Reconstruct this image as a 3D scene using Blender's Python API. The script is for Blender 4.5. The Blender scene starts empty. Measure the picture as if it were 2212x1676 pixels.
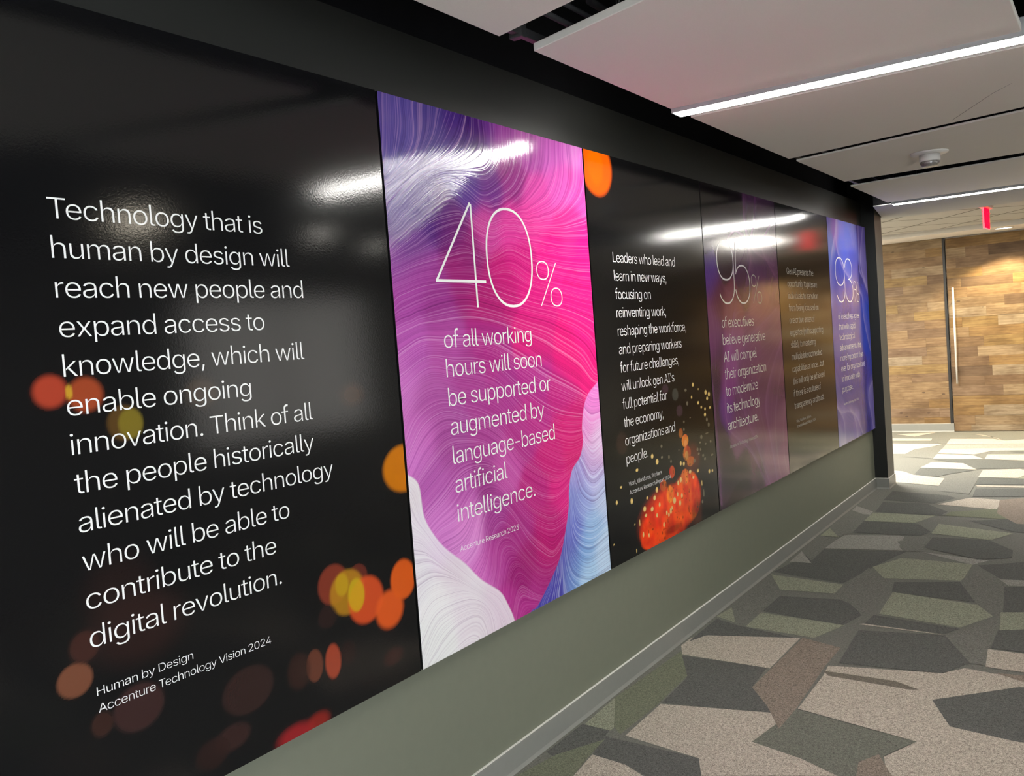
import bpy, bmesh, math, json, random
import numpy as np
from mathutils import Vector, Matrix
from mathutils.geometry import tessellate_polygon

# ------------------------------------------------------------------ camera, world, exposure
SC = bpy.context.scene
COL = SC.collection
FOC, YAW, PITCH, ROLL, CX, CZ = 1950.0, -0.59472, -0.04926, -0.07399, 1.8821, 1.57979
cam_data = bpy.data.cameras.new('camera')
cam = bpy.data.objects.new('camera', cam_data)
COL.objects.link(cam)
cam_data.sensor_fit = 'HORIZONTAL'
cam_data.sensor_width = 36.0
cam_data.lens = FOC / 2212.0 * 36.0
cam_data.clip_start = 0.02
f = Vector((math.sin(YAW) * math.cos(PITCH), math.cos(YAW) * math.cos(PITCH), math.sin(PITCH)))
r0 = Vector((math.cos(YAW), -math.sin(YAW), 0))
u0 = r0.cross(f)
rr = math.cos(ROLL) * r0 + math.sin(ROLL) * u0
uu = -math.sin(ROLL) * r0 + math.cos(ROLL) * u0
cam.matrix_world = Matrix(((rr.x, uu.x, -f.x, CX), (rr.y, uu.y, -f.y, 0), (rr.z, uu.z, -f.z, CZ), (0, 0, 0, 1)))
SC.camera = cam

world = bpy.data.worlds.new('world')
SC.world = world
world.use_nodes = True
world.node_tree.nodes['Background'].inputs[0].default_value = (0.9, 0.95, 1.0, 1)
world.node_tree.nodes['Background'].inputs[1].default_value = 12.0

SC.view_settings.view_transform = 'Standard'
SC.view_settings.look = 'None'
SC.view_settings.gamma = 1.0
SC.view_settings.use_curve_mapping = False
SC.view_settings.exposure = 0.27
SC.cycles.use_denoising = True
SC.cycles.max_bounces = 8
SC.cycles.diffuse_bounces = 5
SC.cycles.sample_clamp_indirect = 8.0

STRIP = 85.0        # radiance of the linear lights
TROFFER = 100.0      # radiance of the flat panel lights in the lobby
DOWN = 120.0         # radiance of the round downlights


# ------------------------------------------------------------------ helpers
def tag(o, label=None, cat=None, group=None, kind=None):
    if label: o['label'] = label
    if cat: o['category'] = cat
    if group: o['group'] = group
    if kind: o['kind'] = kind
    return o


def obj(name, me, mat=None, parent=None):
    o = bpy.data.objects.new(name, me)
    COL.objects.link(o)
    if mat is not None and len(me.materials) == 0:
        for m in (mat if isinstance(mat, (list, tuple)) else [mat]):
            me.materials.append(m)
    if parent is not None:
        o.parent = parent
        o.matrix_parent_inverse = Matrix.Translation(parent.location).inverted()
    return o


def empty(name, loc):
    o = bpy.data.objects.new(name, None)
    o.empty_display_size = 0.05
    o.location = loc
    COL.objects.link(o)
    return o


def mesh_of(bm, name='m'):
    me = bpy.data.meshes.new(name)
    bmesh.ops.recalc_face_normals(bm, faces=bm.faces)
    bm.to_mesh(me)
    bm.free()
    return me


def box_bm(bm, lo, hi, bev=0.0):
    vs = [bm.verts.new((x, y, z)) for x in (lo[0], hi[0]) for y in (lo[1], hi[1]) for z in (lo[2], hi[2])]
    fs = [(0, 1, 3, 2), (4, 6, 7, 5), (0, 4, 5, 1), (2, 3, 7, 6), (0, 2, 6, 4), (1, 5, 7, 3)]
    faces = [bm.faces.new([vs[i] for i in q]) for q in fs]
    if bev > 0:
        es = list({e for fc in faces for e in fc.edges})
        bmesh.ops.bevel(bm, geom=es, offset=bev, segments=2, affect='EDGES', profile=0.5)
    return bm


def box(lo, hi, bev=0.0):
    return mesh_of(box_bm(bmesh.new(), lo, hi, bev))


def prism_bm(bm, poly, z0, z1, bev=0.0):
    a = [bm.verts.new((p[0], p[1], z0)) for p in poly]
    b = [bm.verts.new((p[0], p[1], z1)) for p in poly]
    n = len(poly)
    faces = [bm.faces.new(a[::-1]), bm.faces.new(b)]
    for i in range(n):
        faces.append(bm.faces.new((a[i], a[(i + 1) % n], b[(i + 1) % n], b[i])))
    if bev > 0:
        es = list({e for fc in faces for e in fc.edges})
        bmesh.ops.bevel(bm, geom=es, offset=bev, segments=2, affect='EDGES', profile=0.5)
    return bm


def lathe(profile, center, seg=48, axis='z'):
    """profile: list of (radius, height); revolved about a vertical axis at center"""
    bm = bmesh.new()
    rings = []
    for r, h in profile:
        if r < 1e-6:
            rings.append([bm.verts.new((center[0], center[1], center[2] + h))])
        else:
            rings.append([bm.verts.new((center[0] + r * math.cos(2 * math.pi * i / seg), center[1] + r * math.sin(2 * math.pi * i / seg), center[2] + h)) for i in range(seg)])
    for A, B in zip(rings[:-1], rings[1:]):
        for i in range(seg):
            j = (i + 1) % seg
            q = [A[i % len(A)], A[j % len(A)], B[j % len(B)], B[i % len(B)]]
            u = []
            for v in q:
                if v not in u: u.append(v)
            if len(u) >= 3: bm.faces.new(u)
    for f_ in bm.faces: f_.smooth = True
    return mesh_of(bm)


def tube(pts, rad, seg=12):
    bm = bmesh.new()
    P = [Vector(p) for p in pts]
    rings = []
    for i, p in enumerate(P):
        d = (P[min(i + 1, len(P) - 1)] - P[max(i - 1, 0)]).normalized()
        a = d.orthogonal().normalized() if not rings else (pa - d * pa.dot(d)).normalized()
        pa = a
        b = d.cross(a)
        rings.append([bm.verts.new(p + rad * (math.cos(2 * math.pi * k / seg) * a + math.sin(2 * math.pi * k / seg) * b)) for k in range(seg)])
    for A, B in zip(rings[:-1], rings[1:]):
        for k in range(seg):
            bm.faces.new((A[k], A[(k + 1) % seg], B[(k + 1) % seg], B[k])).smooth = True
    bm.faces.new(rings[0][::-1]); bm.faces.new(rings[-1])
    return mesh_of(bm)


def lin(c):
    c = np.asarray(c, float) / 255.0
    return np.where(c <= 0.04045, c / 12.92, ((c + 0.055) / 1.055) ** 2.4)


def rgba(c, g=1.0):
    return tuple(float(min(0.9, v * g)) for v in lin(c)) + (1.0,)


class NT:
    """tiny node-tree builder"""
    def __init__(self, name):
        self.m = bpy.data.materials.new(name)
        self.m.use_nodes = True
        self.t = self.m.node_tree
        self.b = self.t.nodes['Principled BSDF']

    def n(self, kind, **kw):
        nd = self.t.nodes.new(kind)
        for k, v in kw.items():
            setattr(nd, k, v)
        return nd

    def put(self, sock, v):
        if v is None: return
        if isinstance(v, bpy.types.NodeSocket): self.t.links.new(v, sock)
        else: sock.default_value = v

    def math(self, op, a, b=None, c=None, clamp=False):
        nd = self.n('ShaderNodeMath', operation=op, use_clamp=clamp)
        for i, v in enumerate((a, b, c)):
            self.put(nd.inputs[i], v)
        return nd.outputs[0]

    def mix(self, f, a, b, blend='MIX'):
        nd = self.n('ShaderNodeMix', data_type='RGBA', blend_type=blend)
        self.put(nd.inputs[0], f); self.put(nd.inputs[6], a); self.put(nd.inputs[7], b)
        return nd.outputs[2]

    def ramp(self, f, stops):
        nd = self.n('ShaderNodeValToRGB')
        e = nd.color_ramp.elements
        while len(e) < len(stops): e.new(0.5)
        for k, (p, c) in enumerate(stops):
            e[k].position = p
            e[k].color = c if len(c) == 4 else tuple(c) + (1,)
        self.put(nd.inputs[0], f)
        return nd.outputs[0]

    def noise(self, vec=None, scale=5., detail=2., rough=0.5, dims='3D', w=None, dist=0.0):
        nd = self.n('ShaderNodeTexNoise', noise_dimensions=dims)
        if vec is not None: self.put(nd.inputs['Vector'], vec)
        if w is not None: self.put(nd.inputs['W'], w)
        nd.inputs['Scale'].default_value = scale
        nd.inputs['Detail'].default_value = detail
        nd.inputs['Roughness'].default_value = rough
        nd.inputs['Distortion'].default_value = dist
        return nd.outputs[0]

    def attr(self, name, color=False):
        nd = self.n('ShaderNodeAttribute', attribute_name=name)
        return nd.outputs['Color'] if color else nd.outputs['Fac']

    def coord(self, which='Object'):
        return self.n('ShaderNodeTexCoord').outputs[which]

    def mapping(self, vec, scale=(1, 1, 1), rot=(0, 0, 0), loc=(0, 0, 0)):
        nd = self.n('ShaderNodeMapping')
        self.put(nd.inputs[0], vec)
        nd.inputs[1].default_value = loc; nd.inputs[2].default_value = rot; nd.inputs[3].default_value = scale
        return nd.outputs[0]

    def bump(self, h, strength=0.1, dist=0.001, chain=None):
        nd = self.n('ShaderNodeBump')
        self.put(nd.inputs['Height'], h)
        nd.inputs['Strength'].default_value = strength
        nd.inputs['Distance'].default_value = dist
        if chain is not None: self.put(nd.inputs['Normal'], chain)
        return nd.outputs[0]

    def set(self, **kw):
        names = {'color': 'Base Color', 'rough': 'Roughness', 'metal': 'Metallic', 'spec': 'Specular IOR Level', 'normal': 'Normal', 'emit': 'Emission Color', 'estr': 'Emission Strength', 'coat': 'Coat Weight', 'coatr': 'Coat Roughness', 'alpha': 'Alpha', 'trans': 'Transmission Weight'}
        for k, v in kw.items():
            self.put(self.b.inputs[names[k]], v)
        return self.m


def speck(name, c, amt=0.06, scale=60., rough=0.6, bump=0.0, metal=0.0, spec=0.5):
    """plain painted / moulded surface with a fine procedural mottling"""
    t = NT(name)
    nz = t.noise(t.coord(), scale, 3.0)
    a = tuple(max(0, v * (1 - amt)) for v in c[:3]) + (1,)
    b = tuple(min(1, v * (1 + amt)) for v in c[:3]) + (1,)
    kw = dict(color=t.mix(nz, a, b), rough=rough, metal=metal, spec=spec)
    if bump: kw['normal'] = t.bump(nz, bump, 0.001)
    return t.set(**kw)


def emis(name, c, strength, body=(0.8, 0.8, 0.8, 1)):
    t = NT(name)
    nz = t.noise(t.coord(), 30., 1.0)
    col = t.mix(nz, tuple(v * 0.985 for v in c) + (1,), tuple(c) + (1,))
    return t.set(color=body, rough=0.8, spec=0.0, emit=col, estr=strength)


# ------------------------------------------------------------------ materials of the setting
M_WALL = speck('sage grey wall paint', (0.160, 0.168, 0.124), 0.05, 25., 0.55, 0.02)
M_COLUMN = speck('charcoal column paint', (0.020, 0.021, 0.0195), 0.05, 25., 0.8, spec=0.2)
M_CHAR = speck('charcoal upper wall paint', (0.014, 0.0148, 0.013), 0.05, 25., 0.5, 0.02)
M_BLACK = speck('black sprayed plenum', (0.008, 0.008, 0.009), 0.2, 15., 0.9, spec=0.1)
M_BASE = speck('grey rubber base', (0.22, 0.22, 0.20), 0.05, 40., 0.45)
M_BASE_HIGHLIGHT = speck('painted base highlight', (0.62, 0.61, 0.57), 0.06, 60., 0.5)  # paler colour paints the lamp highlight along the base's top edge
M_FABRIC = speck('beige acoustic fabric', (0.83, 0.79, 0.71), 0.04, 220., 0.9, 0.05, spec=0.1)
M_BOARD = speck('grey painted ceiling board', (0.42, 0.42, 0.41), 0.03, 40., 0.85, spec=0.2)
M_CREAM = speck('cream drywall', (0.74, 0.69, 0.64), 0.03, 40., 0.8, spec=0.2)
M_STEEL = speck('dull galvanized steel', (0.10, 0.10, 0.10), 0.15, 80., 0.45, metal=0.6)
M_ALU = speck('brushed aluminium', (0.55, 0.55, 0.55), 0.06, 120., 0.35, metal=0.9)
M_WHITE = speck('white plastic', (0.75, 0.74, 0.71), 0.02, 80., 0.4)
M_DARKGAP = speck('black anodised channel', (0.012, 0.011, 0.011), 0.1, 50., 0.5)
M_GREYWALL = speck('warm grey side wall paint', (0.20, 0.20, 0.185), 0.05, 20., 0.7)

Y0, PW, ZT, ZB = 0.8514, 1.3016, 2.3908, 0.5608      # panel row: first panel's right edge, pitch, top, bottom
COLY = 8.675                                          # near face of the column
ENDY = 12.968                                         # timber wall


def structure(name, me, mat):
    return tag(obj(name, me, mat), kind='structure')


# ------------------------------------------------------------------ floor: carpet tiles
FLOOR = json.loads('''[["L",[[0.207,3.092],[0.207,3.429],[0.652,3.526],[0.729,3.378],[0.67,3.242],[0.869,3.185],[1.021,3.112],[0.599,2.912],[0.54,3.033]]],["D",[[0.206,3.444],[0.193,3.735],[0.061,3.999],[0.479,4.006],[0.495,3.75],[0.567,
3.704],[0.652,3.526]]],["G",[[-0.003,3.413],[0.03,4.055],[0.186,3.765],[0.198,3.397],[0.184,3.094],[0.129,3.146]]],["LG",[[0.009,3.119],[-0.003,3.413],[0.134,3.136],[0.132,3.096]]],["D",[[0.134,3.059],[0.172,3.051],[0.54,
3.033],[0.599,2.912],[0.421,2.828],[0.317,2.874],[0.168,2.894]]],["D",[[-0.002,2.838],[-0.001,3.115],[0.131,3.108],[0.142,3.013],[0.046,2.815]]],["G",[[-0.006,2.614],[0.044,2.837],[0.15,3.029],[0.165,2.858],[0.188,
2.706]]],["L",[[0.188,2.706],[0.168,2.894],[0.317,2.874],[0.426,2.818]]],["L",[[-0.001,4.13],[0.001,4.254],[0.099,4.355],[0.503,4.449],[0.495,3.995],[0.054,4.015]]],["LG",[[0.195,4.523],[0.192,4.778],[0.653,4.719],[0.565,
4.474]]],["D",[[0.191,4.802],[0.194,5.111],[0.553,5.158],[0.696,4.915],[0.647,4.716]]],["LG",[[-0.008,4.632],[0.013,4.812],[0.125,4.564]]],["M",[[0.074,4.686],[0.013,4.812],[0.029,5.46],[0.186,5.136],[0.186,4.775],[0.164,
4.534]]],["D",[[0.012,4.196],[0.008,4.59],[0.146,4.527],[0.48,4.44],[0.058,4.318]]],["LG",[[0.002,5.545],[0.467,5.456],[0.465,5.26],[0.155,5.236]]],["D",[[-0.002,5.607],[0.098,6.271],[0.656,6.358],[0.558,5.981],[0.46,
5.483]]],["M",[[0.483,5.186],[0.48,5.461],[0.52,5.871],[0.728,5.573],[0.69,4.913],[0.613,5.078]]],["LM",[[0.136,6.321],[0.172,6.737],[0.56,6.798],[0.594,6.392]]],["M",[[0.541,6.63],[0.735,6.845],[0.746,6.384],[0.656,
6.358]]],["LG",[[0.535,5.908],[0.657,6.181],[1.077,6.142],[1.071,5.744],[0.653,5.665]]],["LM",[[0.748,6.371],[1.155,6.264],[1.079,6.129]]],["D",[[0.723,5.6],[1.062,5.713],[1.186,5.332],[0.751,5.386]]],["M",[[1.059,5.74],
[1.138,6.097],[1.32,5.743],[1.318,5.1],[1.186,5.332]]],["LG",[[0.757,5.388],[1.204,5.29],[1.294,5.113],[1.172,4.873],[0.769,4.966]]],["D",[[0.75,4.935],[1.175,4.853],[1.121,4.75],[0.735,4.772]]],["L",[[0.714,4.755],
[1.124,4.731],[1.041,4.748],[0.734,4.776]]],["D",[[0.734,4.664],[1.124,4.731],[1.277,4.386],[1.188,4.217],[0.757,4.173]]],["M",[[1.124,4.731],[1.322,5.058],[1.339,4.378],[1.277,4.386]]],["L",[[0.724,4.124],[1.188,4.217],
[1.266,4.314],[1.579,4.256],[1.58,4.227],[1.196,3.903],[1.295,3.67],[1.519,3.63],[1.614,3.646],[1.644,3.11],[1.241,2.913],[1.129,3.317],[1.21,3.488],[0.737,3.605],[0.735,3.995]]],["BD",[[0.719,4.055],[1.022,4.051],[1.133,
3.992],[1.097,3.976],[0.755,4.003]]],["D",[[1.196,3.903],[1.484,4.171],[1.67,4.221],[1.691,3.664],[1.527,3.629],[1.295,3.67]]],["GD",[[0.67,3.242],[0.731,3.589],[1.21,3.488],[1.127,3.327],[1.119,3.126],[1.022,3.108],
[0.869,3.185]]],["B",[[0.495,3.75],[0.514,4.454],[0.718,4.376],[0.713,4.12],[0.731,3.589],[0.726,3.389],[0.618,3.581]]],["B",[[1.059,3.241],[1.109,3.33],[1.18,3.187],[1.225,3.081],[1.094,3.018]]],["L",[[1.325,4.599],
[1.56,4.587],[1.574,4.346],[1.341,4.362]]],["B",[[1.387,4.299],[1.575,4.331],[1.58,4.242],[1.499,4.237]]],["D",[[1.338,4.895],[1.537,4.991],[1.559,4.604],[1.334,4.621]]],["LG",[[1.321,5.191],[1.521,5.265],[1.537,4.991],
[1.344,4.897]]],["D",[[1.294,5.679],[1.494,5.747],[1.521,5.265],[1.332,5.195]]],["LM",[[1.244,5.859],[1.488,5.854],[1.494,5.747],[1.31,5.712]]],["D",[[1.108,6.119],[1.459,6.357],[1.487,5.865],[1.26,5.835]]],["D",[[0.197,
6.824],[0.185,7.253],[0.575,7.236],[0.708,6.982],[0.661,6.846]]],["LG",[[0.184,7.31],[0.182,7.577],[0.648,7.562],[0.55,7.257],[0.185,7.253]]],["D",[[0.192,7.61],[0.165,8.024],[0.509,8.027],[0.71,7.724],[0.679,7.569]]],
["D",[[0.151,8.124],[0.139,8.558],[0.61,8.421],[0.695,8.311],[0.564,8.038]]],["L",[[0.591,8.011],[0.792,8.35],[1.03,8.295],[1.038,7.886]]],["LG",[[0.715,6.935],[0.714,7.27],[1.22,7.067],[1.106,6.825]]],["G",[[0.73,7.728],
[1.035,7.915],[1.141,7.535],[0.71,7.576]]],["D",[[0.738,6.497],[0.743,6.82],[1.097,6.823],[1.262,6.563],[1.271,6.362],[1.089,6.268]]],["D",[[0.895,7.422],[1.141,7.535],[1.347,7.322],[1.363,7.081],[1.216,7.114]]],["LM",
[[0.121,6.298],[0.164,6.739],[0.529,6.811],[0.53,6.597],[0.628,6.378]]],["LM",[[0.019,5.881],[0.012,6.177],[0.159,5.884]]],["LG",[[0.005,6.672],[0.008,6.933],[0.142,6.658]]],["M",[[0.054,6.102],[0.098,6.501],[0.147,
6.635],[0.136,6.28],[0.144,5.94]]],["B",[[1.019,8.293],[1.273,8.474],[1.344,7.372],[1.211,7.392],[1.052,7.741]]],["LM",[[0.007,7.632],[-0.002,7.823],[0.176,7.606],[0.181,7.426]]],["M",[[0.012,6.961],[0.046,7.516],[0.179,
7.485],[0.197,6.824],[0.142,6.658]]],["L",[[-0.618,12.696],[-0.157,12.861],[-0.353,12.446]]],["L",[[-0.644,12.277],[-0.074,12.232],[-0.084,12.043],[-0.596,12.036]]],["L",[[-0.543,11.771],[0.081,11.723],[0.011,11.517],
[-0.148,11.265],[-0.18,10.884],[-0.364,10.875]]],["M",[[-0.147,12.799],[0.052,12.851],[0.346,12.427],[0.081,11.723],[-0.097,12.043]]],["L",[[0.044,12.913],[0.462,12.537],[0.7,12.037],[0.588,12.308],[0.318,12.659]]],["L",
[[0.101,12.207],[0.574,12.199],[0.712,12.037],[0.988,12.192],[1.016,11.781],[0.126,11.713]]],["LM",[[0.129,11.692],[1.018,11.761],[1.039,11.452],[0.14,11.323]]],["L",[[0.129,11.313],[1.039,11.442],[1.055,11.212],[0.658,
11.152],[0.529,10.876],[0.148,10.946]]],["M",[[0.532,10.849],[0.669,11.152],[0.662,10.584]]],["L",[[0.652,10.882],[1.076,10.905],[1.106,10.47],[0.661,10.542]]],["L",[[0.131,10.9],[0.512,10.831],[0.656,10.542],[0.162,
10.549]]],["M",[[-0.148,11.265],[0.126,11.672],[0.162,10.549],[-0.139,10.66]]],["D",[[0.171,10.491],[0.664,10.518],[1.107,10.454],[1.137,10.003],[0.647,9.879],[0.527,10.17]]],["L",[[0.141,9.916],[0.19,10.301],[0.496,
10.246],[0.671,9.845]]],["D",[[0.146,9.886],[0.674,9.823],[0.48,9.573],[0.369,9.352],[0.16,9.428]]],["L",[[-0.134,9.72],[0.021,9.663],[0.154,9.462],[0.459,9.296],[0.471,8.882],[0.003,9.033]]],["M",[[0.469,9.298],[0.733,
9.744],[0.766,8.495],[0.519,8.621]]],["L",[[0.726,9.815],[1.036,9.92],[1.157,9.723],[1.06,9.378],[0.733,9.4]]],["D",[[0.746,9.368],[1.181,9.362],[1.202,9.056],[0.761,8.988]]],["L",[[0.765,8.958],[1.208,8.968],[1.214,
8.882],[0.782,8.889]]],["D",[[0.805,8.393],[0.784,8.794],[1.216,8.854],[1.242,8.474]]],["B",[[0.002,9.303],[-0.179,9.141],[-0.096,8.761],[0.082,8.789]]]]''')
CARPET = {'L': (0.385, 0.345, 0.29), 'D': (0.105, 0.108, 0.100), 'M': (0.155, 0.155, 0.138), 'LG': (0.235, 0.245, 0.185), 'LM': (0.255, 0.25, 0.225), 'G': (0.155, 0.165, 0.118), 'GD': (0.145, 0.150, 0.125), 'B': (0.215, 0.180, 0.148), 'BD': (0.15, 0.135, 0.11)}
CARPET_KEYS = list(CARPET)


def carpet_material(key):
    c = CARPET[key]
    t = NT('carpet ' + key)
    vec = t.coord()
    n1 = t.noise(vec, 330., 2.0, 0.7)
    n2 = t.noise(vec, 90., 2.0, 0.6)
    v = t.math('ADD', t.math('MULTIPLY', n1, 0.75), t.math('MULTIPLY', n2, 0.25))
    s = 0.9 if key in ('L', 'LG', 'LM', 'B') else 0.7
    col = t.ramp(v, [(0.30, tuple(x * (1 - s) for x in c)), (0.5, c), (0.70, tuple(min(1, x * (1 + s)) for x in c))])
    return t.set(color=col, rough=0.95, spec=0.1, normal=t.bump(n1, 0.5, 0.004))


def build_floor():
    bm = bmesh.new()
    x0, x1, y0, y1 = -4.2, 4.8, -3.6, 13.2
    base = bm.faces.new([bm.verts.new(p) for p in ((x0, y0, 0), (x1, y0, 0), (x1, y1, 0), (x0, y1, 0))])
    base.material_index = CARPET_KEYS.index('M')
    rnd = random.Random(4)
    lay = 0
    # tile shards past the edges of the photograph: sheared planks in the same two directions
    def shard(cx, cy, L, W, key, z):
        a = rnd.uniform(-0.12, 0.12) + 0.05
        c, s = math.cos(a), math.sin(a)
        sk = rnd.uniform(-0.25, 0.25)
        pts = [(-L / 2, -W / 2), (L / 2 - 0.1, -W / 2), (L / 2 + sk * 0.5, 0.02), (L / 2 - 0.05, W / 2), (-L / 2 + 0.1, W / 2), (-L / 2 - sk * 0.5, 0)]
        f_ = bm.faces.new([bm.verts.new((cx + c * x - s * y, cy + s * x + c * y, z)) for x, y in pts])
        f_.material_index = CARPET_KEYS.index(key)
    def seen(x, y):
        # inside the stretch of floor traced from the photograph
        return -0.8 < x < 0.75 + 0.0 * y and 8.6 < y < 13 or 0 <= x < 1.9 and 2.2 < y < 8.7 and x < 2.0
    yy = -3.3
    while yy < 13.0:
        xx = -4.0 + rnd.uniform(0, 0.4)
        while xx < 4.6:
            if not seen(xx, yy) and not seen(xx - 0.35, yy) and not seen(xx + 0.35, yy):
                shard(xx, yy, rnd.uniform(0.45, 0.75), rnd.uniform(0.14, 0.24), rnd.choice(['L', 'L', 'D', 'D', 'LG', 'LM', 'B', 'G']), 0.0003 + 0.00002 * (lay % 20))
                lay += 1
            xx += 0.62
        yy += 0.24
    z = 0.0010
    for key, pts in FLOOR:
        pts = [(max(-0.028, x) if y < COLY else x, y) for x, y in pts]
        vs = [bm.verts.new((x, y, z)) for x, y in pts]
        for tri in tessellate_polygon([[Vector((x, y, 0)) for x, y in pts]]):
            try:
                f_ = bm.faces.new([vs[i] for i in tri])
                f_.material_index = CARPET_KEYS.index(key)
            except ValueError:
                pass
        z += 0.00003
    me = bpy.data.meshes.new('floor')
    bmesh.ops.recalc_face_normals(bm, faces=bm.faces)
    for f_ in bm.faces:
        f_.normal_update()
        if f_.normal.z < 0: f_.normal_flip()
    bm.to_mesh(me); bm.free()
    return tag(obj('floor', me, [carpet_material(k) for k in CARPET_KEYS]), kind='structure')


build_floor()

# ------------------------------------------------------------------ walls
bm = bmesh.new()
box_bm(bm, (-0.30, -3.6, 0), (-0.03, COLY, 2.62))
wl = structure('wall_left', mesh_of(bm), M_WALL)
structure('wall_left_upper', box((-0.0315, -3.6, 2.3), (-0.029, COLY, 2.6205)), M_CHAR)
structure('wall_plenum', box((-0.45, -3.6, 2.62), (-0.14, COLY + 0.2, 3.3)), M_BLACK)
bm = bmesh.new()
box_bm(bm, (-0.30, COLY, 0), (0.083, COLY + 0.275, 3.3))
bmc = structure('wall_column', mesh_of(bm), None)
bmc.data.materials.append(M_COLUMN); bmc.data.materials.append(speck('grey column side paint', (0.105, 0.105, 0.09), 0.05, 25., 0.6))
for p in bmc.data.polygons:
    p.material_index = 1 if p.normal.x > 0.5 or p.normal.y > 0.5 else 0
structure('wall_lobby', box((-4.2, COLY + 0.10, 0), (-0.30, COLY + 0.275, 3.3)), M_WALL)
structure('wall_lobby_side', box((-4.3, COLY + 0.1, 0), (-4.2, 13.2, 3.3)), M_CREAM)
structure('wall_right', box((4.6, 0.3, 0), (4.8, 13.2, 3.3)), M_GREYWALL)
structure('wall_right_upper', box((4.6, -3.8, 2.45), (4.8, 0.3, 3.3)), M_BLACK)
structure('wall_back', box((-0.45, -3.8, 0), (4.6, -3.6, 3.3)), M_GREYWALL)


def glazing(name, a, b, zt):
    """added floor-to-ceiling window opening: sill, head and mullions between two floor points"""
    bm = bmesh.new()
    ax, ay = a; bx, by = b
    n = 4
    for i in range(n + 1):
        x = ax + (bx - ax) * i / n; y = ay + (by - ay) * i / n
        box_bm(bm, (x - 0.03, y - 0.03, 0), (x + 0.03, y + 0.03, zt))
    for z in (0.0, zt - 0.06):
        box_bm(bm, (min(ax, bx) - 0.03, min(ay, by) - 0.03, z), (max(ax, bx) + 0.03, max(ay, by) + 0.03, z + 0.06))
    return structure(name, mesh_of(bm), M_DARKGAP)


glazing('added_window', (4.68, -3.6), (4.68, 0.25), 2.45)  # added unseen opening that lets sky light onto the panels

# window with a backlit shade in the right wall
bm = bmesh.new()
for lo, hi in (((4.55, 4.7, 0.85), (4.62, 6.9, 0.90)), ((4.55, 4.7, 2.15), (4.62, 6.9, 2.20)), ((4.55, 4.7, 0.90), (4.62, 4.75, 2.15)), ((4.55, 6.85, 0.90), (4.62, 6.9, 2.15)), ((4.55, 5.78, 0.90), (4.62, 5.82, 2.15))):
    box_bm(bm, lo, hi)
w3 = structure('window_2', mesh_of(bm), M_WHITE)
obj('window_shade', box((4.585, 4.75, 0.90), (4.6, 6.85, 2.15)), emis('daylit roller shade', (1.0, 0.97, 0.90), 1.3), w3)


def base_profile(pts_xy, name, h=0.098, th=0.010):
    """rubber wall base swept along a line of floor points; outward side is to the right of travel"""
    bm = bmesh.new()
    prof = [(0, 0), (th + 0.006, 0), (th + 0.003, 0.006), (th, 0.014), (th, h - 0.006), (th - 0.0006, h - 0.0008), (th - 0.002, h), (th - 0.0055, h + 0.0005), (0, h + 0.0005)]
    P = [Vector((x, y)) for x, y in pts_xy]
    rings = []
    for i, p in enumerate(P):
        d0 = (p - P[i - 1]).normalized() if i > 0 else (P[1] - p).normalized()
        d1 = (P[i + 1] - p).normalized() if i < len(P) - 1 else d0
        n0 = Vector((d0.y, -d0.x)); n1 = Vector((d1.y, -d1.x))
        nn = (n0 + n1); nn = nn / max(1e-6, nn.length_squared) * 2
        rings.append([bm.verts.new((p.x + nn.x * a, p.y + nn.y * a, b)) for a, b in prof])
    k = len(prof)
    for A, B in zip(rings[:-1], rings[1:]):
        for i in range(k):
            bm.faces.new((A[i], A[(i + 1) % k], B[(i + 1) % k], B[i]))
    bm.faces.new(rings[0]); bm.faces.new(rings[-1][::-1])
    o = structure(name, mesh_of(bm), M_BASE)
    o.data.materials.append(M_BASE_HIGHLIGHT)
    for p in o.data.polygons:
        if p.normal.z > 0.4 and p.center.z > h * 0.8: p.material_index = 1  # top lip takes the painted highlight colour
    return o


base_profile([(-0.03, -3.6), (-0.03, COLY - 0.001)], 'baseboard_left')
base_profile([(-0.018, COLY), (0.083, COLY), (0.083, COLY + 0.275)], 'baseboard_column')


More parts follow.
